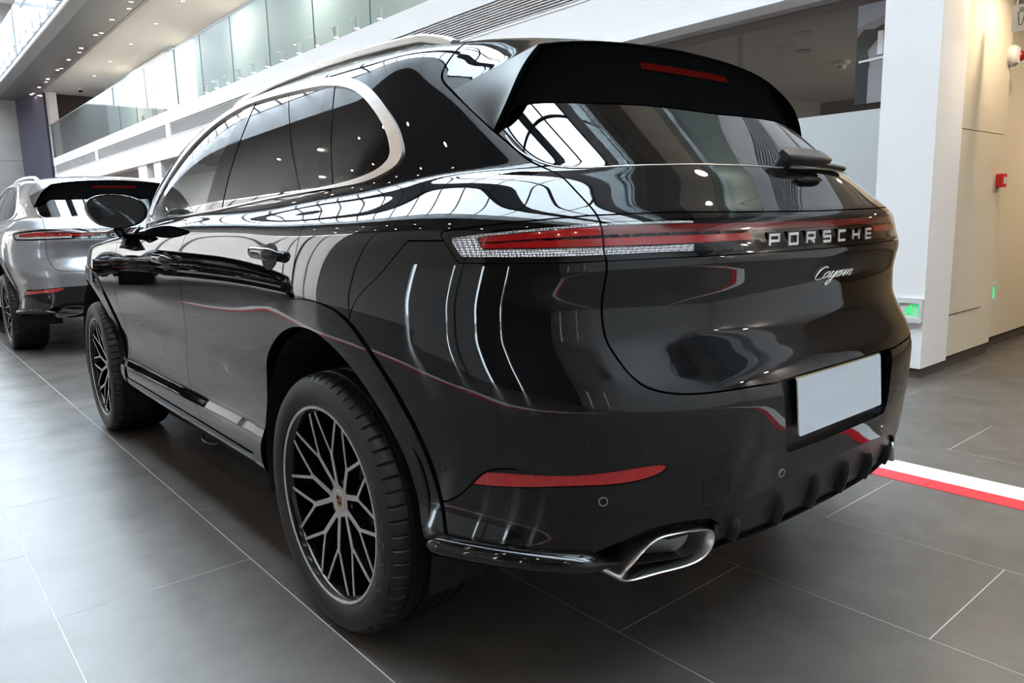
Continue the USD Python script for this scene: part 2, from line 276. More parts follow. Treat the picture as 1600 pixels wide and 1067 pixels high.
# far end
pan_ = strct('wall_far', [bx(XL, XR, YF, YF+.2, 0, 6.15), bx(XL, -7., YF, YF+.2, 6.15, 10), bx(2., XR, YF, YF+.2, 6.15, 10)], 'grout')
fw_ = strct('window_far', bx(-7., 2., YF+.05, YF+.06, 6.15, 9.6), 'far_blind')
for x in np.linspace(-7, 2, 8): obj('mullion', bx(x-.03, x+.03, YF, YF+.04, 6.15, 9.6), 'frame_dark', fw_, smooth=False)
for zi, (a, b) in enumerate(((0, .95), (.96, 1.95), (1.96, 2.93), (2.945, 3.80), (3.815, 4.71), (4.725, 6.1))):
    for xi in range(7): obj('stone_panel', bx(XL+1.8*xi+.006, XL+1.8*xi+1.794, YF-.03, YF, a, b), 'stone', pan_, smooth=False)
vp = trimesh.creation.box([.08, 2.45, 6.05]); rot(vp, [0, 0, 1], 13); mv(vp, 3.18, 31.75, 3.03); strct('wall_far_panel', vp, 'violet')
# alcove under the gallery, behind the SUV
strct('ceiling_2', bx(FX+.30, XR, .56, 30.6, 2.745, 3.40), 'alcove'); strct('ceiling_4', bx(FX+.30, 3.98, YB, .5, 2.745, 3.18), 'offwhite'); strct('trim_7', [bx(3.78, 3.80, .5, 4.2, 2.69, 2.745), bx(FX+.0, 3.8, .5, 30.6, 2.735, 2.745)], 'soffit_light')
strct('wall_partition', bx(3.80, 3.86, .5, 12., 0, 1.885), 'partition')
strct('window_1', bx(3.815, 3.827, .52, 4.2, 1.885, 2.745), 'tinted')
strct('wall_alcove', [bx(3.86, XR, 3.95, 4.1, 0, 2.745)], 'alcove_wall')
strct('wall_alcove_2', [bx(9.2, XR, .5, 3.95, 0, 2.745)], 'dark_brown')
for x, y, d in ((5.12, 2.18, 0), (7.61, 3.21, 1), (4.75, 1.79, 2)): downlight(x, y, 2.745, ('round downlight in the dark alcove ceiling beside the flat dark ceiling grille', 'round downlight deepest in the dark alcove ceiling behind the grey glass', 'round downlight in the dark alcove ceiling nearest the SUV spoiler')[d], 'downlights in the alcove ceiling', dim='off', r=.07)
sm = thing('speaker_grille', 'flat dark round grille in the alcove ceiling beside a downlight', 'ceiling speaker', loc=(5.44, 2.17, 2.745)); obj('cover', cyl(.075, .01, (0, 0, -.005)), 'soffit', sm)
sm = thing('smoke_detector', 'white smoke detector on the dark alcove ceiling behind the grey glass', 'smoke detector', loc=(6.32, 2.21, 2.745)); obj('base', lathe_z([(0, 0), (.085, 0), (.085, -.035), (.06, -.045), (.0, -.045)]), 'plastic_white', sm); obj('sensor_head', lathe_z([(.045, -.045), (.045, -.085), (.0, -.09)]), 'plastic_white', sm)
pr = thing('landscape_print', 'tall photo print of a street with trees and sky beside the white pillar', 'picture', loc=(3.80, .83, 0))
def on_print(poly, d, m_, n_): q = extrude(Polygon(poly), .003); v = q.vertices; obj(n_, trimesh.Trimesh(np.c_[-.006-v[:, 2]-d, -v[:, 0], v[:, 1]], q.faces, process=False), m_, pr, smooth=False)
on_print([(0, 1.93), (.32, 1.93), (.32, 2.62), (0, 2.62)], 0, 'far_pale', 'print_sheet'); on_print([(0, 2.46), (.32, 2.56), (.32, 2.62), (0, 2.62)], .003, 'far_sky', 'print_sky')
on_print([(0, 2.1), (.06, 2.06), (.10, 2.2), (.08, 2.3), (.14, 2.36), (.22, 2.34), (.3, 2.42), (.24, 2.48), (.12, 2.44), (.05, 2.45), (0, 2.4)], .003, 'far_tree', 'print_tree'); on_print([(0, 1.93), (.09, 1.93), (.09, 2.22), (0, 2.24)], .004, 'far_dark', 'print_dark_area')
on_print([(.02, 2.22), (.3, 2.235), (.3, 2.25), (.02, 2.235)], .006, 'stripe_white', 'print_line'); on_print([(.15, 2.26), (.19, 2.26), (.19, 2.42), (.15, 2.42)], .005, 'stripe_white', 'print_post')
# the white pillar and the warm corridor wall
strct('trim_8', [bx(3.53, 3.98, .155, .52, .07, 2.745)], 'white'); strct('trim_9', bx(3.545, 3.98, .165, .52, 0, .07), 'skirting')
strct('wall_right', [bx(3.98, 4.88, .165, .5, .09, 1.703), bx(3.98, 4.88, .165, .5, 1.709, 2.745), bx(4.88, XR, .235, .5, .09, 2.745)], 'beige')
strct('baseboard_right', [bx(3.985, 4.875, .18, .5, 0, .09), bx(4.88, XR, .25, .5, 0, .09)], 'skirting')
strct('trim_10', bx(4.0, 4.62, .160, .166, .395, .40), 'skirting')
strct('ceiling_3', bx(3.98, XR, -6, .5, 2.745, 3.40), 'offwhite'); strct('wall_corridor_end', bx(XR-.1, XR, -6, .4, 0, 2.745), 'beige')
strct('wall_corridor', bx(5.6, XR, -6.1, -6.0, 0, 2.745), 'beige')
wl = UsdLux.DiskLight.Define(stage, '/World/corridor_lamp_light'); wl.AddTranslateOp().Set(Gf.Vec3d(4.35, -.22, 2.70)); wl.CreateRadiusAttr(.05); wl.CreateIntensityAttr(58.); wl.CreateColorAttr(Gf.Vec3f(1., .80, .52))
wl2 = UsdLux.DiskLight.Define(stage, '/World/corridor_lamp_light_2'); wl2.AddTranslateOp().Set(Gf.Vec3d(6.3, -1.2, 2.70)); wl2.CreateRadiusAttr(.08); wl2.CreateIntensityAttr(150.); wl2.CreateColorAttr(Gf.Vec3f(1., .80, .52))
for x, y, l in ((4.35, -.22, 'round downlight in the corridor ceiling close to the beige wall'), (6.3, -1.2, 'round downlight further along the corridor ceiling')): downlight(x, y, 2.745, l, None, r=.06)
cp_ = thing('fire_call_point', 'red fire alarm call point on the beige corridor wall', 'alarm button', loc=(4.80, .165, 1.36)); obj('box', extrude(rounded(sbox(-.05, -.05, .05, .05), .006), .045).apply_transform(trimesh.transformations.rotation_matrix(math.pi/2, [1, 0, 0])), 'red_box', cp_, smooth=False); obj('window', bx(-.02, .03, -.048, -.044, -.025, .025), 'plastic_white', cp_, smooth=False)
st_ = thing('alarm_sounder', 'round white alarm sounder with a dark red lens high on the corridor wall', 'alarm', loc=(4.86, .165, 2.28)); s1 = lathe_z([(0, 0), (.075, 0), (.08, .03), (.06, .055), (0, .06)]); rot(s1, [1, 0, 0], 90); obj('body', s1, 'plastic_white', st_); s2 = trimesh.creation.icosphere(3, .03); s2.apply_scale([1, .9, 1.3]); obj('lens', mv(s2, .045, -.055, .0), 'strobe', st_)
def exit_box(name, label, loc, rz, flip):
    e = thing(name, label, 'exit sign', loc=loc, rotz=rz)
    fr = extrude(rounded(sbox(-.085, -.085, .085, .085), .012).difference(sbox(-.065, -.05, .065, .05)), .03); rot(fr, [1, 0, 0], 90); obj('frame', fr, 'plastic_white', e, smooth=False)
    obj('face', bx(-.066, .066, -.018, -.002, -.051, .051), 'sign', e, smooth=False)
    man = [LineString([(.005, .022), (-.005, -.002)]).buffer(.008), LineString([(-.005, -.002), (.016, -.016), (.012, -.038)]).buffer(.005), LineString([(-.005, -.002), (-.012, -.022), (-.032, -.026)]).buffer(.005), LineString([(.003, .018), (.024, .008)]).buffer(.004), LineString([(.003, .018), (-.018, .014), (-.024, -.002)]).buffer(.004), Point(.012, .036).buffer(.008), LineString([(.034, -.04), (.034, .042), (.055, .042), (.055, -.04)]).buffer(.003)]
    mm = extrude(unary_union(man), .003); rot(mm, [1, 0, 0], 90); obj('running_figure', mv(mm, 0, -.018, 0), 'green', e, smooth=False)
exit_box('exit_sign', 'low green exit sign on the beige corridor wall', (5.03, .235, .475), 0, 1)
exit_box('exit_sign', 'low green exit sign on the white pillar right of the SUV bumper', (3.53, .24, .475), -90, 1)
sg_ = thing('restroom_sign', 'white hanging restroom sign with an outlined standing figure', 'sign', loc=(0, 0, 0))
SX = 4.3
obj('panel', bx(SX, SX+.03, -.40, .0, 2.352, 2.522), 'sign', sg_, smooth=False)
man = Polygon([(-.010, .030), (.010, .030), (.017, .018), (.013, -.012), (.007, -.045), (-.007, -.045), (-.013, -.012), (-.017, .018)]).buffer(.002).difference(Polygon([(-.010, .030), (.010, .030), (.017, .018), (.013, -.012), (.007, -.045), (-.007, -.045), (-.013, -.012), (-.017, .018)]).buffer(-.0015)).union(Point(0, .043).buffer(.0085).difference(Point(0, .043).buffer(.005)))
mm = extrude(man, .002); v = mm.vertices; obj('figure', trimesh.Trimesh(np.c_[SX-v[:, 2], -v[:, 0]*1.15-.052, v[:, 1]*1.15+2.44], mm.faces, process=False), 'ink', sg_, smooth=False)
for y in (-.02, -.36): obj('hanger', cyl(.004, .22, (SX+.015, y, 2.635), 'z', 8), 'steel', sg_)
strct('wall_right_2', bx(4.3, 4.4, BY, -2.9, 0, 2.745), 'left_wall')
for k in (-6.6, -4.6): downlight(3.95, k, 2.745, 'round downlight beside the wall behind the camera', 'downlights behind the camera')
for k, y in enumerate((-6.6, -4.6)):
    L = UsdLux.DiskLight.Define(stage, f'/World/back_lamp_light_{k+1}'); L.AddTranslateOp().Set(Gf.Vec3d(3.85, y, 2.70)); L.CreateRadiusAttr(.08); L.CreateIntensityAttr(60.); L.CreateColorAttr(Gf.Vec3f(1., .92, .82))
# under the gallery further back: brown wall and white columns
strct('wall_brown', bx(3.92, XR, 28.9, 29., 0, 2.745), 'brown')
strct('wall_under_gallery', bx(6.0, 6.1, 16.0, 28.9, 0, 2.745), 'offwhite')
for k, (a, b) in enumerate(((18.5, 19.3), (17.3, 17.9))): strct(f'trim_{11+k}', bx(3.52, 3.9, a, b, 0, 2.72), 'fascia')
dm = thing('dome_camera', 'small white dome camera under the gallery edge beside a white column', 'security camera', loc=(3.72, 19.9, 2.735)); obj('base', cyl(.07, .05, (0, 0, -.025)), 'plastic_white', dm)
dd = trimesh.creation.icosphere(2, .055); obj('dome', mv(dd, 0, 0, -.06), 'plastic_white', dm)

# ------------------------------------------------------------------ left side and back of the hall (seen in the paintwork)

strct('ceiling_left', bx(WL, SL, YB, YF, 6.1, 6.9), 'soffit')
wl_ = [(-3.1, -2.95), (-1.35, -1.2), (.55, .65), (3.2, 3.5)]
ws_ = [YB]+[v for p in wl_ for v in p]+[13.]
strct('wall_left', [bx(WL-.2, WL, ws_[2*k], ws_[2*k+1], 0, 6.1) for k in (2, 3, 4)]+[bx(WL-.2, WL, a, b, 2.6, 6.1) for a, b in wl_[2:]], 'left_wall')
strct('wall_left_2', [bx(WL-.2, WL, ws_[2*k], ws_[2*k+1], 0, 6.1) for k in (0, 1)]+[bx(WL-.2, WL, a, b, 2.6, 6.1) for a, b in wl_[:2]], 'skirting')
for k, (a, b) in enumerate(wl_): strct(f'window_{k+2}', bx(WL-.10, WL-.09, a, b, 0, 2.6), 'skyglass')
bl_ = thing('window_blinds', 'pale translucent roller blinds over the tall windows far along the left wall', 'blinds')
for k in range(8): obj('blind', bx(WL-.06, WL-.058, 13.+2.5*k+.04, 15.5+2.5*k-.04, .05, 6.05), 'blind', bl_, smooth=False)
strct('trim_18', [bx(WL-.2, WL, 13.+2.5*k-.04, 13.+2.5*k+.04, 0, 6.1) for k in range(9)]+[bx(WL-.2, WL, 13, YF, 0, .05)], 'soffit_light')
for k in range(4): strct(f'trim_{14+k}', bx(WL, WL+.06, -9.+9*k, -8.9+9*k, 0, 6.1), 'frame_dark')
slits = [(-6.2, -6.0), (-4.6, -4.5)]
xs_ = [WL]+[v for p in slits for v in p]+[XR]
strct('wall_back', [bx(xs_[2*k], xs_[2*k+1], BY-.2, BY, 0, 9.6) for k in range(len(slits)+1)]+[bx(a, b, BY-.2, BY, 2.5, 9.6) for a, b in slits], 'back_wall')
for k, (a, b) in enumerate(slits): strct(f'window_{k+6}', bx(a, b, BY-.11, BY-.10, 0, 2.5), 'skyglass')
for x in (-6.2, -4.4):
    for y in np.arange(-7., 16, 2.3): downlight(x, y, 6.1, 'round downlight in the soffit along the left side of the hall', 'downlights in the left soffit', r=.07)
strct('wall_right_back', bx(XR, XR+.2, YB, YF, 0, 10), 'white')
strct('wall_upper', bx(SL-.2, SL, BY, YF, 6.9, 9.6), 'soffit')
# skylight
SZ = 9.6
strct('ceiling_upper', [bx(1.98, XR+.2, YB, YF, SZ, SZ+.2), bx(WL-.2, SL, YB, YF, SZ, SZ+.2), bx(SL, 1.98, YB, BY, SZ, SZ+.2)], 'white')
sky_x = np.linspace(SL, 1.98, 4); sky_y = np.arange(BY, YF+1.5, 1.88)
skl = strct('window_skylight', [bx(SL, 1.98, YF-.1, YF, SZ, SZ+.1)], 'frame_dark')
for a in sky_x: obj('beam', bx(a-.05, a+.05, BY, YF, SZ-.10, SZ+.06), 'frame_dark', skl, smooth=False)
for k, b in enumerate(sky_y):
    obj('crossbar', bx(SL, 1.98, b-.03, b+.03, SZ-.03, SZ+.04), 'frame_dark', skl, smooth=False)
    if b+1.88 > YF: continue
    for i in range(3):
        x0, x1 = sky_x[i]+.05, sky_x[i+1]-.05
        if i == 1: obj('roof_panel', bx(x0, x0+.55, b+.03, b+1.85, SZ, SZ+.05), 'roof_panel', skl, smooth=False); x0 += .55
        obj('glass_pane', bx(x0, x1, b+.03, b+1.85, SZ+.01, SZ+.022), 'skyglass', skl, smooth=False)

# lamps of the gallery: discs set into the beige ceiling
for k, (x, y) in enumerate(((4.5, 12.), (4.5, 16.), (4.5, 20.), (4.4, 25.), (4.5, 8.), (4.5, 4.), (4.5, -1.))):
    L = UsdLux.DiskLight.Define(stage, f'/World/gallery_lamp_light_{k+1}'); L.AddTranslateOp().Set(Gf.Vec3d(x, y, 6.10)); L.CreateRadiusAttr(.25); L.CreateIntensityAttr(22.); L.CreateColorAttr(Gf.Vec3f(1., .86, .66))

L = UsdLux.DiskLight.Define(stage, '/World/alcove_lamp_light'); L.AddTranslateOp().Set(Gf.Vec3d(7.2, 1.0, 2.70)); L.CreateRadiusAttr(.2); L.CreateIntensityAttr(60.); L.CreateColorAttr(Gf.Vec3f(1., .97, .94))
downlight(7.2, 1.0, 2.745, 'large round downlight in the alcove ceiling behind the white pillar', None, r=.2, dim=True)

L = UsdLux.DiskLight.Define(stage, '/World/under_gallery_lamp_light'); L.AddTranslateOp().Set(Gf.Vec3d(4.9, 26.5, 2.70)); L.CreateRadiusAttr(.2); L.CreateIntensityAttr(30.); L.CreateColorAttr(Gf.Vec3f(1., .88, .74))
downlight(4.9, 26.5, 2.745, 'large round downlight under the gallery before the brown wall', None, r=.2, dim=True)


# ------------------------------------------------------------------ the car body: a smooth field, turned into a mesh, cut into panels
def tab(pts, sm=.02, d=.002):
    p = np.array(pts, float); lo, hi = p[0, 0]-.3, p[-1, 0]+.3
    g = np.arange(lo, hi, d); f = PchipInterpolator(p[:, 0], p[:, 1])(np.clip(g, p[0, 0], p[-1, 0]))
    s0 = (p[1, 1]-p[0, 1])/(p[1, 0]-p[0, 0]); s1 = (p[-1, 1]-p[-2, 1])/(p[-1, 0]-p[-2, 0])
    f = np.where(g < p[0, 0], p[0, 1]+s0*(g-p[0, 0]), np.where(g > p[-1, 0], p[-1, 1]+s1*(g-p[-1, 0]), f))
    f = gaussian_filter1d(f, sm/d, mode='nearest')
    return lambda x: np.interp(x, g, f)
def smin(a, b, k):
    h = np.maximum(k-np.abs(a-b), 0)/k
    return np.minimum(a, b)-h*h*h*k/6
def smax(a, b, k): return -smin(-a, -b, k)
def bell(x, m, w): return np.exp(-((x-m)/w)**2)
# --- lower body
W0=tab([(.15,.80),(.25,.86),(.31,.905),(.36,.933),(.42,.938),(.50,.916),(.58,.911),(.66,.918),(.76,.936),(.88,.949),(.97,.949),(1.05,.943),(1.12,.932),(1.165,.918),(1.19,.895),(1.22,.864),(1.26,.822),(1.30,.78)],.014)
PL=tab([(-1.1,.005),(-.5,.012),(-.1,.018),(.5,.003),(1.0,0),(2.0,0),(2.5,.004),(2.95,.008),(3.4,-.02),(3.9,-.10)],.12)
RB=tab([(.2,.70),(.28,.89),(.36,.945),(.45,.985),(.56,1.005),(.66,1.015),(.74,1.015),(.80,1.0),(.86,.962),(.92,.934),(.98,.932),(1.03,.942),(1.065,.950),(1.10,.940),(1.15,.929),(1.172,.914),(1.195,.889),(1.225,.856),(1.26,.817),(1.32,.745)],.009)
FB=tab([(.2,3.6),(.3,3.74),(.45,3.81),(.6,3.83),(.75,3.81),(.88,3.74),(1.0,3.6),(1.1,3.4),(1.2,3.0)],.03)
DK=tab([(-1.1,1.20),(-.8,1.262),(-.5,1.275),(-.2,1.272),(.3,1.245),(1.0,1.215),(1.9,1.165),(2.3,1.13),(2.9,1.07),(3.4,.99),(3.9,.85)],.06)
ZB=tab([(-1.1,.375),(-.92,.38),(-.75,.405),(-.45,.37),(-.3,.29),(3.3,.29),(3.9,.3)],.03)
def lower(s,y,z):
    W=W0(z)+PL(y)+.022*bell(y,-.02,.52)*bell(z,.92,.24)+.02*bell(y,2.92,.5)*bell(z,.88,.25)
    a=s/W
    yc=-.15; R=RB(z)
    n=3.0
    b=np.maximum(-(y-yc),0)/(R+yc)
    yf=2.7; c=np.maximum(y-yf,0)/np.maximum(FB(z)-yf,.1)
    m=2.4
    e=np.where(b>0,(a**n+b**n+1e-12)**(1/n),(a**m+c**m+1e-12)**(1/m))
    d=(e-1)*.85
    top=z-(DK(y)-.05*np.clip(s-.75,-1,1)*0)
    d=smax(d,top,.04)
    return smax(d,ZB(y)-z,.03)
# --- greenhouse
WG=tab([(1.0,.915),(1.15,.885),(1.25,.862),(1.35,.830),(1.45,.790),(1.55,.742),(1.62,.705),(1.72,.63)],.03)
PG=tab([(-.9,-.045),(-.5,-.02),(0,0),(.6,.006),(1.2,.002),(1.8,-.01),(2.4,-.04)],.15)
RG=tab([(1.0,.90),(1.17,.885),(1.26,.83),(1.29,.795),(1.40,.665),(1.50,.545),(1.58,.44),(1.7,.3)],.015)
WS=tab([(1.0,3.0),(1.15,2.72),(1.3,2.60),(1.45,2.36),(1.6,2.05),(1.7,1.6)],.03)
ZR=tab([(-.9,1.58),(-.6,1.632),(-.3,1.677),(0,1.706),(.4,1.722),(.8,1.726),(1.2,1.712),(1.6,1.668),(2.2,1.49),(2.8,1.15)],.12)
def green(s,y,z):
    W=WG(z)+PG(y)
    a=s/W; yc=.1; n=3.2
    b=np.maximum(-(y-yc),0)/np.maximum(RG(z)+yc,.1)
    c=np.maximum(y-.4,0)/np.maximum(WS(z)-.4,.1)
    e=np.where(b>0,(a**n+b**n+1e-12)**(1/n),(a**6+c**6+1e-12)**(1/6))
    d=(e-1)*.72
    top=z-(ZR(y)-.055*(s/.65)**2.2)
    return smax(smax(d,top,.05),1.10-z,.02)
def body(x,y,z):
    s=np.sqrt(x*x+1e-8)
    return smin(lower(s,y,z),green(s,y,z),.028)
def fbody(X): return body(X[:, 0], X[:, 1], X[:, 2])
def flower(X): return lower(np.abs(X[:, 0]), X[:, 1], X[:, 2])
def fgreen(X): return green(np.abs(X[:, 0]), X[:, 1], X[:, 2])

def fgrad(f, X, e=.002):
    G = np.empty_like(X)
    for i in range(3):
        d = np.zeros(3); d[i] = e
        G[:, i] = (f(X+d)-f(X-d))/(2*e)
    return G
def unit(N): return N/(np.linalg.norm(N, axis=1, keepdims=True)+1e-12)
def snap(f, X, n=3):
    X = X.copy()
    for _ in range(n):
        G = fgrad(f, X); X -= (f(X)/np.maximum((G*G).sum(1), .05))[:, None]*G
    return X
def nets(f, lo, hi, h, lip=1.6):
    """surface nets of f = 0 on a grid, evaluated only in a band about the surface."""
    lo, hi = np.array(lo, float), np.array(hi, float); B = 4
    nb = np.ceil((hi-lo)/(h*B)).astype(int); n = nb*B+1
    ax = [lo[k]+h*(B*np.arange(nb[k])+B/2) for k in range(3)]
    C = np.stack(np.meshgrid(*ax, indexing='ij'), -1); v = f(C.reshape(-1, 3)).reshape(nb)
    V = np.empty(n, np.float32); V[:-1, :-1, :-1] = v.repeat(B, 0).repeat(B, 1).repeat(B, 2)
    V[-1], V[:, -1], V[:, :, -1] = V[-2], V[:, -2], V[:, :, -2]
    near = np.argwhere(np.abs(v) < h*B*.87*lip)
    o = np.stack(np.meshgrid(*[np.arange(B+1)]*3, indexing='ij'), -1).reshape(-1, 3)
    I = (near[:, None]*B+o).reshape(-1, 3)
    key = np.unique((I[:, 0]*n[1]+I[:, 1])*n[2]+I[:, 2])
    I = np.stack([key//(n[1]*n[2]), key//n[2] % n[1], key % n[2]], 1)
    V[I[:, 0], I[:, 1], I[:, 2]] = f(lo+h*I)
    S = V < 0
    corners = [S[a:n[0]-1+a, b:n[1]-1+b, c:n[2]-1+c] for a in (0, 1) for b in (0, 1) for c in (0, 1)]
    cnt = sum(c.astype(np.int8) for c in corners); cell = (cnt > 0) & (cnt < 8); ci = np.argwhere(cell)
    idx = np.full(cell.shape, -1, np.int32); idx[cell] = np.arange(len(ci))
    acc, num = np.zeros((len(ci), 3)), np.zeros(len(ci))
    for k in range(3):
        for a in (0, 1):
            for b in (0, 1):
                o0 = np.zeros(3, int); o0[(k+1) % 3], o0[(k+2) % 3] = a, b; o1 = o0.copy(); o1[k] = 1
                p0, p1 = ci+o0, ci+o1; v0, v1 = V[tuple(p0.T)], V[tuple(p1.T)]
                m = (v0 < 0) != (v1 < 0); t = np.where(m, v0/np.where(m, v0-v1, 1), 0)
                acc += m[:, None]*(p0+t[:, None]*(p1-p0)); num += m
    X = lo+h*acc/num[:, None]
    Q = []
    for k in range(3):
        sl0, sl1 = [slice(None)]*3, [slice(None)]*3; sl0[k], sl1[k] = slice(0, -1), slice(1, None)
        E = np.argwhere(S[tuple(sl0)] != S[tuple(sl1)]); u, w = (k+1) % 3, (k+2) % 3
        E = E[(E[:, u] > 0) & (E[:, w] > 0) & (E[:, u] < n[u]-1) & (E[:, w] < n[w]-1)]
        q = []
        for du, dw in ((-1, -1), (0, -1), (0, 0), (-1, 0)):
            c = E.copy(); c[:, u] += du; c[:, w] += dw; q.append(idx[tuple(c.T)])
        q = np.stack(q, 1); flip = ~S[tuple(E.T)]; q[flip] = q[flip][:, ::-1]; Q.append(q)
    Q = np.vstack(Q); X = snap(f, X, 3)
    for _ in range(2):                                           # even the quads out, then back onto the surface
        s, c = np.zeros_like(X), np.zeros(len(X))
        for a, b in ((0, 1), (1, 2), (2, 3), (3, 0)):
            np.add.at(s, Q[:, a], X[Q[:, b]]); np.add.at(s, Q[:, b], X[Q[:, a]]); np.add.at(c, Q[:, a], 1); np.add.at(c, Q[:, b], 1)
        X = snap(f, .5*X+.5*s/c[:, None], 2)
    return X, np.vstack([Q[:, [0, 1, 2]], Q[:, [0, 2, 3]]])
def compact(V, F):
    u, inv = np.unique(F, return_inverse=True); return V[u], inv.reshape(-1, 3)
def clip(S, g):
    """the part of S where g < 0; g: values at the vertices or a function of them."""
    V, F = S
    if len(F) == 0: return S
    g = (g(V) if callable(g) else g).astype(float).copy(); g[np.abs(g) < 1e-7] = 1e-7
    I = (g < 0)[F]; c = I.sum(1); out = [F[c == 3]]; new = {}
    F1, I1 = F[c == 1], I[c == 1]; k = I1.argmax(1); r = np.arange(len(F1)); A1 = np.stack([F1[r, k], F1[r, (k+1) % 3], F1[r, (k+2) % 3]], 1)
    F2, I2 = F[c == 2], I[c == 2]; k = (~I2).argmax(1); r = np.arange(len(F2)); A2 = np.stack([F2[r, k], F2[r, (k+1) % 3], F2[r, (k+2) % 3]], 1)
    E = np.vstack([A1[:, [0, 1]], A1[:, [0, 2]], A2[:, [0, 1]], A2[:, [0, 2]]])
    if len(E):
        Es = np.sort(E, 1); ue, inv = np.unique(Es, axis=0, return_inverse=True); inv = inv.ravel()
        t = g[ue[:, 0]]/(g[ue[:, 0]]-g[ue[:, 1]]); t = np.clip(t, .002, .998)
        P = V[ue[:, 0]]+t[:, None]*(V[ue[:, 1]]-V[ue[:, 0]]); P = snap(fbody, P, 1)
        inv = inv+len(V); n1, n2 = len(A1), len(A2); V = np.vstack([V, P])
        out.append(np.stack([A1[:, 0], inv[:n1], inv[n1:2*n1]], 1))
        ca, cb = inv[2*n1:2*n1+n2], inv[2*n1+n2:]
        out += [np.stack([A2[:, 1], A2[:, 2], cb], 1), np.stack([A2[:, 1], cb, ca], 1)]
    F = np.vstack(out)
    return compact(V, F) if len(F) else (V[:0], F)
GAP = .0021
def split(S, g, gap=GAP):
    v = g(S[0]) if callable(g) else g
    return clip(S, v+gap), clip(S, -v+gap)
def sdf(poly):
    """signed distance (negative inside) to a closed 2-D polygon."""
    P = np.asarray(poly, float); A, Bn = P, np.roll(P, -1, 0)
    def f(x, y):
        out = np.full(len(x), 1.); lo, hi = P.min(0)-.06, P.max(0)+.06
        m = (x > lo[0]) & (x < hi[0]) & (y > lo[1]) & (y < hi[1]); q = np.c_[x[m], y[m]]
        best, ins = np.full(len(q), 9.), np.zeros(len(q), bool)
        for a, b in zip(A, Bn):
            d = b-a; w = q-a; t = np.clip(w@d/(d@d+1e-12), 0, 1); best = np.minimum(best, ((w-t[:, None]*d)**2).sum(1))
            cr = ((a[1] > q[:, 1]) != (b[1] > q[:, 1])) & (q[:, 0] < d[0]*(q[:, 1]-a[1])/(d[1]+1e-15)+a[0]); ins ^= cr
        out[m] = np.sqrt(best)*np.where(ins, -1, 1); return out
    return f
def spline(pts, n=60, closed=False):
    p = np.asarray(pts, float)
    if closed: p = np.vstack([p, p[:1]])
    d = np.r_[0, np.cumsum(np.sqrt(np.linalg.norm(np.diff(p, axis=0), axis=1)))]       # centripetal
    c = CubicSpline(d, p, bc_type='periodic' if closed else 'natural')(np.linspace(0, d[-1], n)); return c[:-1] if closed else c
def panel(S, off=0., lip=.012):
    """surface with its field normals, moved out by off and given folded-in edges."""
    V, F = S; N = unit(fgrad(fbody, V)); P = V+off*N; out = [(P, F, N)]
    if lip:
        E = np.vstack([F[:, [0, 1]], F[:, [1, 2]], F[:, [2, 0]]]); k = np.sort(E, 1); _, i, c = np.unique(k, axis=0, return_index=True, return_counts=True)
        E = E[i[c == 1]]; E = E[~((V[E[:, 0], 0] < 1e-3) & (V[E[:, 1], 0] < 1e-3))]
        a, b = E.T; Q = np.stack([P[a], P[b], P[b]-lip*N[b], P[a]-lip*N[a]], 1)
        nf = unit(np.cross(Q[:, 1]-Q[:, 0], Q[:, 3]-Q[:, 0])); nf = -nf
        m = len(E); base = np.arange(m)*4
        Fl = np.vstack([np.stack([base+1, base, base+3], 1), np.stack([base+1, base+3, base+2], 1)])
        out.append((Q.reshape(-1, 3), Fl, np.repeat(nf, 4, 0)))
    return join(out)
def join(parts):
    n = np.cumsum([0]+[len(p[0]) for p in parts])
    return np.vstack([p[0] for p in parts]), np.vstack([p[1]+k for p, k in zip(parts, n)]), np.vstack([p[2] for p in parts])
def mirror(a): return a[0]*[-1, 1, 1], a[1][:, ::-1], a[2]*[-1, 1, 1]
def both(S, **k):
    a = panel(S, **k); return join([a, mirror(a)])
PAINT = []
def pair(name, S, m, parent, paint=False, **k):                  # left one first: the side in view
    a = panel(S, **k)
    for q in (mirror(a), a):
        p = put(name, q, m, parent)
        if paint: PAINT.append(p.GetName())
    return p
def one(name, S, m, parent, paint=False, **k):
    p = put(name, both(S, **k), m, parent)
    if paint: PAINT.append(p.GetName())
    return p
def on_body(s, y, z, way):
    """the body surface met from outside along way, through the points (s, y, z)."""
    p = np.array(np.broadcast_arrays(s, y, z), float).T.reshape(-1, 3); d = np.asarray(way, float)/np.linalg.norm(way); t = np.full(len(p), -.5)
    for _ in range(90): t += np.clip(fbody(p+t[:, None]*d)*.7, -.03, .05)
    return p+t[:, None]*d

car = thing('car', 'glossy black SUV with red light bar and blank number plate in the foreground', 'car')
H = .0115
BODY = nets(fbody, (-.024, -1.12, .22), (1.08, 3.98, 1.80), H)
BODY = clip(BODY, lambda V: -V[:, 0])
V0 = BODY[0]
S40, C40 = math.sin(math.radians(40)), math.cos(math.radians(40))
vv = lambda V: V[:, 1]*S40+V[:, 2]*C40
qq = lambda V: V[:, 0]+(V[:, 1]+.95)

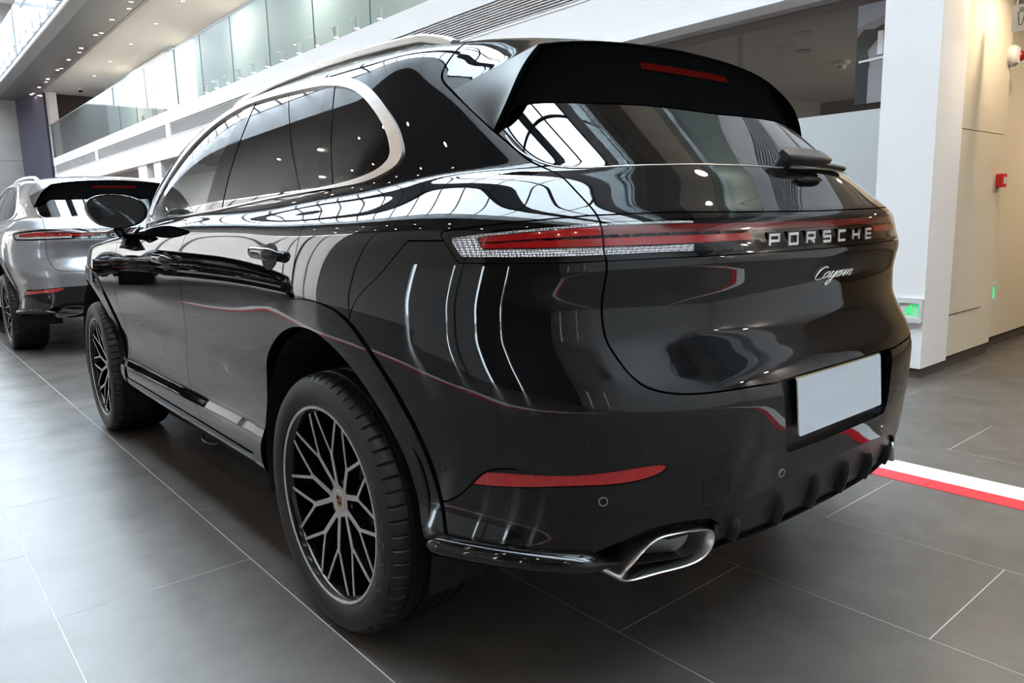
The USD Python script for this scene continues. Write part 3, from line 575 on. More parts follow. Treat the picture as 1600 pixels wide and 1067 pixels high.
# wheel openings and their trims
ARCH_IN = spline([(.545, .10), (.535, .42), (.50, .60), (.415, .735), (.304, .81), (.164, .868), (.045, .888), (-.064, .880), (-.185, .832), (-.28, .745), (-.345, .64), (-.392, .55), (-.435, .46), (-.47, .38), (-.52, .10)], 70)
ARCH_OUT = spline([(.625, .10), (.615, .45), (.585, .64), (.505, .765), (.39, .865), (.27, .925), (.142, .955), (0, .966), (-.145, .952), (-.245, .912), (-.335, .83), (-.39, .75), (-.430, .66), (-.470, .56), (-.505, .47), (-.532, .40), (-.56, .10)], 70)
def shifted(P, dy): return np.asarray(P)+[dy, 0]
B = BODY
for wy in (0., 2.895):
    gi, go = sdf(shifted(ARCH_IN, wy)), sdf(shifted(ARCH_OUT, wy))
    B = clip(B, lambda V: -np.maximum(gi(V[:, 1], V[:, 2]), .5-V[:, 0]))
    t, B = split(B, lambda V: np.maximum(go(V[:, 1], V[:, 2]), .6-V[:, 0]), .0008)
    pair('wheel_arch_trim', t, 'gloss_black', car, off=.007, lip=.035)
# floor pan and sills
pan, B = split(B, lambda V: np.maximum(V[:, 0]-.80, V[:, 2]-ZB(V[:, 1])-.012), 0)
one('underbody', pan, 'void', car, lip=0)
sill, B = split(B, lambda V: np.maximum(np.maximum(V[:, 2]-(.385+.012*(V[:, 1]-1.4)), -V[:, 1]+.45), V[:, 1]-2.45))
pair('sill', sill, 'gloss_black', car, off=.004, lip=.02)

# tailgate, rear window, light strip
TG = [(.596, -.252, 1.650), (.637, -.250, 1.612), (.680, -.250, 1.560), (.697, -.262, 1.530), (.703, -.303, 1.498), (.704, -.385, 1.438), (.701, -.466, 1.379), (.695, -.528, 1.337), (.687, -.586, 1.301), (.672, -.645, 1.275), (.676, -.708, 1.231),
      (.682, -.760, 1.181), (.694, -.813, 1.087), (.697, -.826, 1.034), (.699, -.829, .987), (.694, -.833, .925), (.682, -.852, .870), (.657, -.887, .817), (.610, -.917, .793), (.524, -.953, .783), (.312, -.995, .777), (-.1, -1.0, .777)]
tgp = [(s, y*S40+z*C40) for s, y, z in TG]
tg_poly = np.vstack([[(-.1, tgp[0][1]+.055), (.2, tgp[0][1]+.050), (.45, tgp[0][1]+.028)], spline(tgp[:-1], 90), [tgp[-1]]])
tg_s = sdf(tg_poly); tailgate_g = lambda V: np.maximum(tg_s(V[:, 0], vv(V)), V[:, 1]-.2)
GL = [(.0, -.43, 1.565), (.40, -.42, 1.545), (.56, -.42, 1.50), (.640, -.44, 1.445), (.672, -.475, 1.395), (.680, -.52, 1.347), (.676, -.575, 1.307), (.648, -.640, 1.287), (.56, -.71, 1.283), (.40, -.765, 1.285), (.2, -.79, 1.288), (0., -.797, 1.289)]
glp = [(s, y*S40+z*C40) for s, y, z in GL]; glp = spline(glp, 70)
gl_s = sdf(np.vstack([[(-.1, glp[0][1])], glp, [(-.1, glp[-1][1])]])); glass_g = lambda V: np.maximum(gl_s(V[:, 0], vv(V)), V[:, 1]+.1)
LT = [(-.3, 1.163), (.0, 1.163), (.41, 1.166), (.62, 1.169), (.88, 1.166), (1.05, 1.158), (1.237, 1.147), (1.325, 1.139)]
LB = [(1.268, 1.083), (.99, 1.081), (.66, 1.084), (.42, 1.083), (.0, 1.080), (-.3, 1.079)]
lamp_s = sdf(np.vstack([LT, LB])); lamp_g = lambda V: np.maximum(lamp_s(qq(V), V[:, 2]), V[:, 1]+.3)
band, B = split(B, lambda V: np.maximum(lamp_s(qq(V), V[:, 2])-.006, V[:, 1]+.3), .0012)
bar, lamp = split(band, tailgate_g)
tail, B = split(B, tailgate_g)
rear_glass, tail = split(tail, glass_g, .0018)
tailgate = one('tailgate', tail, 'paint_black', car, paint=True)
one('rear_window', rear_glass, 'glass_rear', tailgate, off=-.002, lip=.004)
sl_ = snap(fbody, resample(np.array([(.690, -.50, 1.362), (.684, -.575, 1.307), (.653, -.643, 1.284), (.56, -.713, 1.280), (.40, -.768, 1.282), (.2, -.793, 1.285), (0., -.80, 1.286)]), 50), 4)
sl_ = np.vstack([sl_*[-1, 1, 1], sl_[::-1][1:]]); obj('window_seal', sweep(sl_+.0005*unit(fgrad(fbody, sl_*[0, 1, 1]+np.abs(sl_)*[1, 0, 0])), ellipse(.0022, .0022, 6)), 'trim', tailgate, smooth=60)

def lamp_layers(name, S, red_lo, red_hi, cr_lo, cr_hi, mk):
    """housing, crystal rows, two red bars and a clear lens, one behind the other."""
    root = mk(name, S, 'gloss_black', car, off=-.016, lip=0)
    rim, inner = split(S, lambda V: -(lamp_s(qq(V), V[:, 2])+.0055), 0)
    mk('lamp_frame', rim, 'gloss_black', root, off=-.001, lip=.018)
    cr = clip(inner, lambda V: np.maximum(lamp_s(qq(V), V[:, 2])+.009, np.maximum(cr_lo-qq(V), qq(V)-cr_hi)))
    hi = lambda V: np.interp(qq(V), [q for q, z in LT], [z for q, z in LT])-.0145
    mid = lambda V: np.maximum(1.1065-V[:, 2], V[:, 2]-hi(V))
    frac = lambda V: (V[:, 2]-1.1065)/(hi(V)-1.1065)
    end = lambda V: qq(V)-(1.195+(V[:, 2]-1.105)*.6)
    cr = clip(cr, lambda V: -np.maximum(mid(V), end(V)-.004))
    if len(cr[1]): mk('crystal_strip', cr, 'crystal', root, off=-.006, lip=.006)
    red = clip(inner, lambda V: np.maximum(mid(V)+.002, end(V)))
    up = clip(red, lambda V: (.56-frac(V))*.04); lo_ = clip(red, lambda V: np.maximum((frac(V)-.40)*.04, .31-V[:, 0] if name == 'light_bar' else -V[:, 0]))
    mk('red_light_strip', up, 'lamp_red' if name != 'light_bar' else 'lamp_dark_red', root, off=-.006, lip=.008)
    mk('red_light_strip', lo_, 'lamp_red', root, off=-.004, lip=.010)
    dk = clip(red, lambda V: (np.abs(frac(V)-.48)-.08)*.04); mk('red_reflector_strip', dk, 'lamp_dark_red', root, off=-.010, lip=.002)
    mk('lens', inner, 'lens', root, off=0, lip=0)
lamp_layers('tail_light', lamp, .0, 1.225, .0, 2., lambda n, S, m, p, **k: pair(n, S, m, p, **k))
lamp_layers('light_bar', bar, -.5, 9., .54, 2., lambda n, S, m, p, **k: one(n, S, m, p, **k))

# bumper, lower apron, reflectors, plate recess
yb = PchipInterpolator([.2, .92, .973, 1.053, 1.12, 1.16, 1.22, 1.4], [-.215, -.222, -.252, -.36, -.430, -.47, -.52, -.6])
bump_g = lambda V: np.maximum(V[:, 1]-yb(np.clip(V[:, 2], .2, 1.4)), V[:, 2]-1.125+.0*V[:, 1])
bump, B = split(B, bump_g)
AP = spline([(1.52, .505), (1.40, .507), (1.345, .515), (1.295, .54), (1.25, .575), (1.19, .612), (1.08, .622), (.85, .632), (.63, .643), (.40, .648), (.0, .650), (-.2, .650)], 60)
ap_s = sdf(np.vstack([AP, [(-.2, .1), (1.6, .1)]]))
e_ = lambda V: np.where(V[:, 0] > .84, GAP, 0.)                     # the joint shows only round the corner
apron, bump = clip(bump, lambda V: ap_s(qq(V), V[:, 2])+e_(V)), clip(bump, lambda V: -ap_s(qq(V), V[:, 2])+e_(V))
REC = [(-.1, .798), (.275, .798), (.292, .78), (.268, .615), (.255, .600), (-.1, .600)]
rec_s = sdf(REC); rec_g = lambda V: np.maximum(rec_s(V[:, 0], V[:, 2]), V[:, 1]+.6)
r1, bump = split(bump, rec_g, 0); r2, apron = split(apron, rec_g, 0)
bumper = one('rear_bumper', bump, 'paint_black', car, paint=True)
recess = put('plate_recess', join([both(r1, off=-.028, lip=0), both(r2, off=-.028, lip=0)]), 'satin_black', bumper)
RF = [(1.262, .574), (1.245, .590), (1.205, .604), (1.08, .612), (.85, .622), (.64, .633), (.635, .627), (.71, .604), (.90, .592), (1.09, .580), (1.22, .571)]
rf_s = sdf(spline(RF, 60, True)); rf_g = lambda V: np.maximum(rf_s(qq(V), V[:, 2]), V[:, 1]+.3)
refl, apron = split(apron, rf_g, .001)
DF = spline([(-.1, .535), (.18, .532), (.30, .520), (.42, .490), (.47, .44), (.48, .30)], 30); df_s = sdf(np.vstack([DF, [(-.1, .2)]]))
EXO = spline([(.470, .475), (.56, .490), (.62, .487), (.700, .455), (.775, .40), (.78, .30), (.46, .30), (.452, .40)], 60, True); ex_s = sdf(EXO)
hole, apron = split(apron, lambda V: np.maximum(ex_s(V[:, 0], V[:, 2]), V[:, 1]+.55), 0)
diff, apron = split(apron, lambda V: np.maximum(df_s(V[:, 0], V[:, 2]), V[:, 1]+.6), .001)
apr = one('lower_apron', apron, 'gloss_black', car, lip=.03)
pair('reflector', refl, 'reflector', apr, off=-.002, lip=.01)
put('exhaust_recess', both(hole, off=-.09, lip=0), 'void', apr)
dif = one('diffuser', diff, 'satin_black', car, off=-.012, lip=.02)

# side windows, pillars, bright frame
CO = spline([(1.875, 1.193), (1.45, 1.206), (1.040, 1.220), (.446, 1.251), (.077, 1.264), (-.102, 1.273), (-.187, 1.290), (-.231, 1.310), (-.241, 1.332), (-.229, 1.358), (-.184, 1.410), (-.095, 1.474), (.017, 1.538), (.116, 1.575), (.227, 1.601), (.366, 1.620), (.625, 1.639), (1.051, 1.642), (1.25, 1.624), (1.437, 1.586), (1.62, 1.515), (1.80, 1.42), (1.96, 1.325), (2.10, 1.235), (2.13, 1.197)], 150, True)
CI = spline([(1.743, 1.206), (1.35, 1.216), (.929, 1.232), (.44, 1.257), (.090, 1.272), (-.087, 1.288), (-.165, 1.308), (-.192, 1.331), (-.184, 1.356), (-.141, 1.405), (-.044, 1.473), (.072, 1.531), (.186, 1.566), (.269, 1.582), (.349, 1.593), (.662, 1.612), (.951, 1.620), (1.079, 1.616), (1.324, 1.583), (1.606, 1.496), (1.80, 1.395), (1.95, 1.305), (2.065, 1.225), (2.06, 1.207)], 150, True)
co, ci = sdf(CO), sdf(CI); side = lambda V: np.maximum(.5-V[:, 0], 1.1-V[:, 2])
frame, B = split(B, lambda V: np.maximum(co(V[:, 1], V[:, 2]), side(V)), 0)
win, frame = split(frame, lambda V: np.maximum(ci(V[:, 1], V[:, 2]), side(V)), 0)
pair('window_frame', frame, 'trim', car, off=.006, lip=.010)
lin = lambda a, b: (lambda V: V[:, 1]-(a[0]+(b[0]-a[0])*(V[:, 2]-a[1])/(b[1]-a[1])))
bl, br, cl, cr_ = lin((1.053, 1.632), (1.127, 1.227)), lin((.941, 1.624), (.933, 1.232)), lin((.345, 1.594), (.150, 1.268)), lin((.268, 1.585), (.071, 1.273))
mq, rq = lin((1.957, 1.393), (1.878, 1.194)), lin((.62, 1.60), (.27, 1.262))
front, rest = split(win, lambda V: -bl(V)); mirror_q, front = split(front, lambda V: -mq(V), .004)
bp, rest = split(rest, lambda V: -br(V), .001); rear, rest = split(rest, lambda V: -cl(V), .0015); fixq, rear = split(rear, lambda V: rq(V), .003)
cp, quarter = split(rest, lambda V: -cr_(V), .0015)
for nm, S_, m_ in (('front_door_window', front, 'glass_front'), ('front_quarter_window', mirror_q, 'glass_front'), ('rear_door_window', rear, 'glass_dark'), ('rear_door_quarter_window', fixq, 'glass_dark'), ('quarter_window', quarter, 'glass_dark')):
    pair(nm, S_, m_, car, off=-.004, lip=.003)
pair('pillar_cover', bp, 'gloss_black', car, off=-.002, lip=.006); pair('pillar_cover', cp, 'gloss_black', car, off=-.002, lip=.006)

# doors, roof, bonnet, wings
fz = lambda pts: (lambda z: np.interp(z, [p[1] for p in pts], [p[0] for p in pts]))
D1 = fz([(1.15, .30), (1.157, .406), (1.314, .463), (1.388, .522), (1.40, .60), (1.285, .743), (1.243, .842), (1.243, .930), (1.246, 1.015), (1.224, 1.090), (1.179, 1.157), (1.110, 1.209), (1.08, 1.25)])
D1 = tab([(z, float(D1(z))) for z in np.arange(.30, 1.26, .04)], .03)
D2 = tab([(.3, .60), (.5, .56), (.7, .35), (.85, .19), (.958, .119), (1.014, .112), (1.124, .100), (1.182, .100), (1.256, .072), (1.3, .05)], .02)
D0 = tab([(.3, 2.30), (.55, 2.33), (.796, 2.34), (.947, 2.290), (1.055, 2.268), (1.15, 2.20), (1.25, 2.10)], .03)
low = lambda V: np.maximum(V[:, 2]-1.262-.0*V[:, 1], .6-V[:, 0])
rdoor, B = split(B, lambda V: np.maximum.reduce([D2(V[:, 2])-V[:, 1], V[:, 1]-D1(V[:, 2]), low(V)]))
fdoor, B = split(B, lambda V: np.maximum.reduce([D1(V[:, 2])-V[:, 1], V[:, 1]-D0(V[:, 2]), low(V)]))
wsc, B = split(B, lambda V: np.maximum.reduce([V[:, 0]-(WG(V[:, 2])-.10), 1.62-V[:, 1]-.03*np.cos(V[:, 0]*2), 1.12-V[:, 2], V[:, 2]-1.70]))
roof, B = split(B, lambda V: np.maximum.reduce([V[:, 0]-.585, 1.45-V[:, 2], V[:, 1]-1.65, -.22-V[:, 1]]))
bonnet, B = split(B, lambda V: np.maximum.reduce([V[:, 0]-.70, 2.25-V[:, 1], .80-V[:, 2]]))
hl_s = sdf(spline([(3.18, .93), (3.42, .93), (3.66, .86), (3.72, .78), (3.52, .76), (3.28, .82)], 40, True))
head, B = split(B, lambda V: np.maximum(hl_s(V[:, 1], V[:, 2]), .42-V[:, 0]))
fbump, B = split(B, lambda V: np.maximum(3.22+.9*(V[:, 2]-.6)*(V[:, 2] > .6)-V[:, 1], V[:, 2]-.90))
wing, B = split(B, lambda V: np.maximum(D0(V[:, 2])-V[:, 1], V[:, 2]-1.16))
one('windscreen', wsc, 'glass_front', car, off=-.003, lip=.004); one('roof', roof, 'paint_black', car, paint=True); one('bonnet', bonnet, 'paint_black', car, paint=True)
fb = one('front_bumper', fbump, 'paint_black', car, paint=True); pair('headlight', head, 'lens', car, off=-.002, lip=.02)
pair('front_wing', wing, 'paint_black', car, paint=True); pair('body_side', B, 'paint_black', car, paint=True)
fdoor_p = pair('front_door', fdoor, 'paint_black', car, paint=True); pair('rear_door', rdoor, 'paint_black', car, paint=True)
LD = [stage.GetPrimAtPath('/World/car/'+n) for n in ('front_door', 'front_door_001', 'rear_door', 'rear_door_001')]

# inside: dark tub, roof lining, wheel wells, seats
tub = nets(lambda X: flower(X)+.035, (-1.06, -1.1, .2), (1.06, 3.9, 1.4), .05)
def tubclip(V): return np.where(np.abs(V[:, 0]) > .60, np.minimum(np.hypot(V[:, 1], V[:, 2]-.38), np.hypot(V[:, 1]-2.895, V[:, 2]-.38)), 9)-.62
def rawclip(S, g):
    k = (g(S[0]) > 0)[S[1]].all(1); return compact(S[0], S[1][k])
tv, tf = rawclip(tub, tubclip); put('interior_tub', (tv, tf, None), 'void', car)
lin_ = nets(lambda X: np.maximum(fgreen(X)+.03, 1.46-X[:, 2]), (-1.0, -1.0, 1.3), (1.0, 2.6, 1.8), .05); put('headliner', (lin_[0], lin_[1], None), 'lining', car)
for wy in (0., 2.895):
    for sgn in (-1, 1):
        t = np.linspace(-.25, math.pi+.25, 28)
        P = np.stack([np.stack([np.full(28, sgn*x), wy+.03+.50*np.cos(t), .385+.50*np.sin(t)], -1) for x in (.93, .58)])
        w = grid(P); disc = trimesh.Trimesh(np.vstack([P[1], [[sgn*.58, wy, .3]]]), [[i, i+1, 28] for i in range(27)], process=False)
        obj('wheel_well', [w, disc], 'void', car, smooth=False)
def seat(x, y, w):
    b = extrude(rounded(sbox(-w/2, 0, w/2, .62), .10), .12); rot(b, [1, 0, 0], 100); mv(b, x, y, .72)
    h = extrude(rounded(sbox(-.13, 0, .13, .17), .06), .09); rot(h, [1, 0, 0], 100); mv(h, x, y-.10, 1.37)
    st = [cyl(.007, .12, (x+k, y-.14, 1.36)) for k in (-.05, .05)]
    s_ = obj('seat', b, 'leather', car); obj('headrest', [h]+st, 'leather', s_)
for x_, y_, w_ in ((-.42, 1.05, .52), (.42, 1.05, .52), (-.45, .22, .5), (0, .2, .4), (.45, .22, .5)): seat(x_, y_, w_)
dash = extrude(rounded(sbox(-.72, -.15, .72, .15), .06), .22); obj('dashboard', mv(dash, 0, 2.05, .95), 'leather', car)
sw = trimesh.creation.torus(.18, .016, major_sections=32, minor_sections=10); rot(sw, [1, 0, 0], 65); obj('steering_wheel', mv(sw, -.42, 1.62, 1.08), 'leather', car)

# roof spoiler
def spoiler():
    n1, n2 = 24, 40
    tip, corner, cen = np.array([.706, -.478, 1.383]), np.array([.535, -.452, 1.598]), np.array([0, -.478, 1.640])
    e1 = spline([tip, [.672, -.488, 1.45], [.618, -.482, 1.53], corner], n1); e2 = spline([corner+[0, 0, 0], [.42, -.464, 1.617], [.22, -.474, 1.634], cen], n2)
    E = np.vstack([e1, e2[1:]])
    apex = np.array([.702, -.312, 1.492])
    a1 = spline([[.703, -.470, 1.3815], [.7045, -.385, 1.4385], apex], n1); a2 = spline([apex, [.694, -.275, 1.53], [.665, -.262, 1.578], [.60, -.262, 1.645], [.40, -.235, 1.69], [.2, -.225, 1.70], [0, -.222, 1.705]], n2)
    A = snap(fbody, np.vstack([a1, a2[1:]]), 4); NA = unit(fgrad(fbody, A)); A = A+.0015*NA
    k = np.linspace(0, 1, 9)[:, None, None]; L = np.linalg.norm(E-A, axis=1, keepdims=True)
    T = E-A; T = T-(T*NA).sum(1, keepdims=True)*NA                 # leaves the roof along it
    c1 = A+T*.45; top = (1-k)**2*A+2*k*(1-k)*c1+k*k*E
    lipin = E+np.stack([-.012*np.sign(E[:, 0])*np.linspace(1, 0, len(E))**.5, -.004+0*E[:, 0], -.012*np.linspace(.2, 1, len(E))], 1)
    B_ = spline([[.700, -.478, 1.379], [.676, -.485, 1.393], [.650, -.478, 1.425], [.610, -.49, 1.448], [.50, -.545, 1.447], [.30, -.59, 1.447], [0, -.61, 1.448]], len(E))
    B_ = snap(fbody, B_, 4)
    mid = .5*(lipin+B_)+np.stack([0*E[:, 0], .045+0*E[:, 0], .012+0*E[:, 0]], 1)*np.minimum(1, np.linspace(0, 3, len(E)))[:, None]
    inner = (1-k)**2*lipin+2*k*(1-k)*mid+k*k*B_
    rim = np.stack([E, (E+lipin)/2+[0, -.003, 0], lipin])
    out = []
    def sheet(P, m):
        for q in (P, P*[-1, 1, 1]):
            g_ = grid(q)
            c = g_.triangles_center; N = g_.face_normals
            want = m(c)
            if (N*want).sum(1).mean() < 0: g_.invert()
            out.append(meshkit.arrays(g_, 40))
    i = n1
    sheet(top[:, i-1:], lambda c: np.tile([0, 0, 1.], (len(c), 1)))
    s_ = put('roof_spoiler', join(out), 'paint_black', tailgate); out.clear()
    sheet(top[:, :i], lambda c: np.c_[np.sign(c[:, 0]), -.3+0*c[:, 0], 0*c[:, 0]])
    for q in out: put('spoiler_side_blade', q, 'blade', s_)
    out.clear()
    sheet(rim, lambda c: np.tile([0, -1., 0], (len(c), 1))); sheet(inner, lambda c: np.tile([0, -1., -.3], (len(c), 1)))
    put('spoiler_underside', join(out), 'spoiler_black', s_)
    i0 = int(np.argmax(E[:, 0] < .21)); br_ = inner[2:4, i0:]+np.array([0, -.004, -.003]); g_ = np.concatenate([br_*[-1, 1, 1], br_[:, ::-1][:, 1:]], 1); m_ = grid(g_)
    if m_.face_normals[:, 1].mean() > 0: m_.invert()
    obj('high_brake_light', m_, 'lamp_brake', s_, smooth=40)
    t = np.linspace(-1, 1, 21); bl_ = np.stack([np.stack([.215*t, -.478+.010*t*t+dy, 1.606-.005*t*t+dz], -1) for dy, dz in ((-.004, .012), (-.004, -.004))])
    return s_
SP = spoiler()

# ------------------------------------------------------------------ wheels
def make_wheel(turn=0.):
    """outboard side towards -x, hub centre at the origin."""
    R = .285
    rim_prof = [(.287, -.142), (.285, -.146), (.276, -.145), (.268, -.137), (.262, -.12), (.258, -.05), (.25, .06), (.262, .12), (.284, .128)]
    lines, hub = [], .046
    pol = lambda r, a: (r*math.cos(math.radians(a)), r*math.sin(math.radians(a)))
    for k in range(5):
        c = 72*k+turn
        for sg in (-1, 1):
            node = pol(.139, c+sg*17.5); hubp = pol(.048, c+sg*9)
            lines.append((LineString([hubp, node]),   .0095, .0074))
            for arm in (-1, 1):
                lines.append((LineString([node, pol(.272, c+sg*18+arm*14.2)]),   .0062, .0043))
    face = unary_union([l.buffer(w, quad_segs=4) for l, _, w in lines]+[Point(0, 0).buffer(hub)])
    body = unary_union([l.buffer(w, quad_segs=4) for l, w, _ in lines]+[Point(0, 0).buffer(hub+.004)]); body = body.buffer(.006, quad_segs=4).buffer(-.006, quad_segs=4); face = face.buffer(.005, quad_segs=4).buffer(-.005, quad_segs=4)
    for k in range(5):
        face = face.difference(Point(pol(.060, 72*k+36+turn)).buffer(.012)); body = body.difference(Point(pol(.060, 72*k+36+turn)).buffer(.011))
    dish = lambda r: -.128+.034*np.clip(1-r/.27, 0, 1)**1.3
    def lay(poly, z0, z1):
        m = extrude(poly, .02); v, f = trimesh.remesh.subdivide_to_size(m.vertices, m.faces, .05)
        r = np.hypot(v[:, 0], v[:, 1]); x = dish(r)+np.where(v[:, 2] < .01, z0, z1)
        q = trimesh.Trimesh(np.c_[x, v[:, 0], v[:, 1]], f, process=True); q.fix_normals(); return q
    root = thing('wheel', parent=car)
    obj('rim', lathe_x(rim_prof, 96), 'wheel_black', root); obj('spokes', lay(body, 0., .034), 'wheel_black', root)
    lip = lathe_x([(.2868, -.1435), (.2848, -.1475), (.2790, -.1472), (.276, -.1445)], 96)
    obj('spoke_face', [lay(face, -.0022, .002), lip], 'machined', root)
    cap = lathe_x([(.034, -.094), (.034, -.101), (.031, -.1035), (.0, -.105)], 32); c_ = obj('centre_cap', cap, 'machined', root)
    sh = Polygon([(-.014, .017), (.014, .017), (.015, .0), (.010, -.013), (0, -.022), (-.010, -.013), (-.015, 0)])
    def flat(p, x, h): m = extrude(p, h); v = m.vertices; return trimesh.Trimesh(np.c_[-v[:, 2]+x, v[:, 0], v[:, 1]], m.faces[:, ::-1], process=False)
    obj('crest', flat(sh, -.104, .0015), 'gold', c_, smooth=False)
    obj('crest_field', [flat(sbox(-.012, .004, -.001, .014), -.105, .001), flat(sbox(.001, -.010, .010, .001), -.105, .001)], 'crest_red', c_, smooth=False)
    obj('crest_field', [flat(sbox(.001, .004, .012, .014), -.105, .001), flat(sbox(-.010, -.010, -.001, .001), -.105, .001)], 'void', c_, smooth=False)
    for k in range(5):
        y, z = pol(.060, 72*k+36+turn); b = cyl(.0095, .02, (-.088, y, z), 'x', 6); obj('wheel_bolt', b, 'wheel_black', root, smooth=False)
    obj('brake_disc', [cyl(.185, .028, (-.012, 0, 0), 'x', 64), cyl(.085, .06, (-.03, 0, 0), 'x', 32)], 'disc', root)
    a = np.radians(np.linspace(-8, 62, 16)); cal = Polygon(np.vstack([np.c_[.205*np.cos(a), .205*np.sin(a)], np.c_[.125*np.cos(a[::-1]), .125*np.sin(a[::-1])]])).buffer(.008)
    m = extrude(cal, .075); v = m.vertices; obj('brake_caliper', trimesh.Trimesh(np.c_[-v[:, 2]+.015, -v[:, 0], v[:, 1]], m.faces, process=False), 'caliper', root)
    n = 504; t = np.arange(n)*2*np.pi/n
    half = [(.279, .128), (.284, .1425), (.292, .149), (.305, .1545), (.322, .1575), (.338, .156), (.350, .1515), (.3555, .1500), (.3575, .1475), (.364, .1415), (.3705, .132), (.3745, .120), (.3765, .106), (.3768, .102), (.370, .100), (.370, .092), (.3775, .090), (.3782, .052), (.371, .050), (.371, .041), (.3785, .039), (.379, .0)]
    prof = np.array([(r, -x) for r, x in half]+[(r, x) for r, x in half[::-1]][1:])
    Rr = np.broadcast_to(prof[:, 0], (n, len(prof))).copy(); X = np.broadcast_to(prof[:, 1], Rr.shape)
    sh_ = (np.abs(X) < .147) & (np.abs(X) > .1025) & (Rr > .36)
    cut = ((np.arange(n) % 8) == 0)[:, None]; Rr[cut & sh_] -= .006
    cut2 = ((np.arange(n) % 16) == 12)[:, None]; Rr[cut2 & (np.abs(X) < .088) & (np.abs(X) > .055)] -= .004
    P = np.stack([X, Rr*np.cos(t)[:, None], Rr*np.sin(t)[:, None]], -1)
    ty = grid(P, close_u=True); ty.fix_normals(); tyre = obj('tyre', ty, 'rubber', root, smooth=35)
    for k, ch in enumerate('PZERO'):                                # raised sidewall lettering, reading round the tyre
        m = meshkit.text_mesh(ch, .030, .0012, bold=True); v = m.vertices.copy(); v[:, 0] -= v[:, 0].mean()
        ang = math.radians(24-10.5*k-(6 if k else 0)); r = .3085+v[:, 1]
        th = ang-v[:, 0]*1.15/.32+math.radians(0)
        xs = -np.interp(r, [.300, .305, .322, .338, .345], [.1530, .1545, .1575, .156, .1535])-.0002
        # seen from outboard the wheel's y runs to the left
        q = trimesh.Trimesh(np.c_[xs-v[:, 2]*.8, -r*np.cos(th), r*np.sin(th)], m.faces, process=False); q.fix_normals()
        obj('tyre_letter', q, 'rubber_mark', tyre, smooth=False)
    return root
def place_wheel(w, loc, rz):
    UsdGeom.XformCommonAPI(w).SetTranslate(Gf.Vec3d(*loc)); UsdGeom.XformCommonAPI(w).SetRotate((0, 0, rz))
W_ = make_wheel(-1.)
def wheel_copy(loc, rz):
    x = UsdGeom.Xform.Define(stage, free('/World/car', 'wheel')); x.GetPrim().GetReferences().AddInternalReference(W_.GetPath())
    x.ClearXformOpOrder(); x.AddTranslateOp().Set(Gf.Vec3d(*loc)); x.AddRotateZOp().Set(rz); return x
UsdGeom.Xformable(W_).ClearXformOpOrder(); W_x = UsdGeom.Xformable(W_); W_x.MakeMatrixXform().Set(Gf.Matrix4d().SetTranslate(Gf.Vec3d(-.828, 0, .378)))
for loc, rz in (((-.812, 2.895, .378), -1.5), ((.828, 0, .378), 180.), ((.812, 2.895, .378), 178.5)):
    x = UsdGeom.Xform.Define(stage, free('/World/car', 'wheel')); x.GetPrim().GetReferences().AddInternalReference(W_.GetPath())
    x.MakeMatrixXform().Set(Gf.Matrix4d().SetRotate(Gf.Rotation(Gf.Vec3d(0, 0, 1), rz))*Gf.Matrix4d().SetTranslate(Gf.Vec3d(*loc)))

# ------------------------------------------------------------------ exterior details
# number plate
pl = extrude(rounded(sbox(-.22, .0, .22, .142), .008), .004); rot(pl, [1, 0, 0], 86); mv(pl, 0, -1.008, .633)
plate = obj('number_plate', pl, 'plate', bumper, smooth=False)
ed = extrude(rounded(sbox(-.221, .139, .221, .1445), .002), .003); rot(ed, [1, 0, 0], 86); obj('plate_edge', mv(ed, 0, -1.005, .633), 'plate_edge', plate, smooth=False)
# exhaust tailpipes
def exhaust(sg):
    o = np.array([(.492, -.938, .390), (.466, -.945, .436), (.474, -.940, .4545), (.52, -.925, .463), (.575, -.905, .463), (.615, -.885, .450), (.668, -.868, .405), (.690, -.855, .372), (.668, -.858, .358), (.60, -.890, .366)])
    P0 = spline(o, 60, True); c = P0.mean(0); inn = c+(P0-c)*[.92, 1, .84]; back = lambda P, d, s=1.: c+(P-c)*s+np.array([.0, d, 0])
    rings = [back(P0, .17, .97), back(P0, .08, 1.), back(P0, .008, 1.0), P0+[0, -.002, 0], (P0+inn)/2+[0, -.006, 0], inn+[0, -.002, 0], back(inn, .02), back(inn, .14, .95)]
    P = np.stack(rings)*[-sg, 1, 1]; m = grid(P, close_v=True); m.fix_normals()
    if sg < 0: m.fix_normals()
    e = obj('exhaust_tip', m, 'trim', apr, smooth=40)
    cap = back(inn, .06, .97)*[-sg, 1, 1]; obj('exhaust_inside', trimesh.Trimesh(np.vstack([cap, cap.mean(0)]), [[i, (i+1) % len(cap), len(cap)] for i in range(len(cap))], process=False), 'disc', e, smooth=False)
exhaust(-1); exhaust(1)
# diffuser fins
for s_ in (-.40, -.235, -.08, .08, .235, .40):
    zt = .505-.10*abs(s_); p0 = on_body(np.full(12, abs(s_)), np.full(12, -1.0), np.linspace(.408, zt, 12), (0, 1, 0)); p0[:, 0] = s_
    w = np.r_[np.ones(8), .92, .78, .55, .2]; m = sweep(p0+[0, .004, 0], [(-.008, -.012), (.008, -.012), (.0065, .009), (.003, .014), (-.003, .014), (-.0065, .009)], up=(0, -1, 0), scale=w)
    obj('diffuser_fin', m, 'satin_black', dif, smooth=30)
# corner lips under the bumper
for sg in (-1, 1):
    q = np.linspace(1.42, .93, 26); s0 = []
    t = np.linspace(0, 1, 26); y = -.47-.345*t; s_ = .90-.02*t
    p = on_body(np.full(26, 1.05)-.25*t, np.full(26, -.50)-.42*t, .418+.012*np.sin(t*3.1), (-1, .55, 0))
    w = np.clip(np.minimum(t*9, (1-t)*7), .08, 1)
    p[:, 2] += -.010; p = p*[-sg, 1, 1]
    obj('corner_lip', sweep(p, ellipse(.034, .026, 18), scale=w), 'gloss_black', apr, smooth=60)
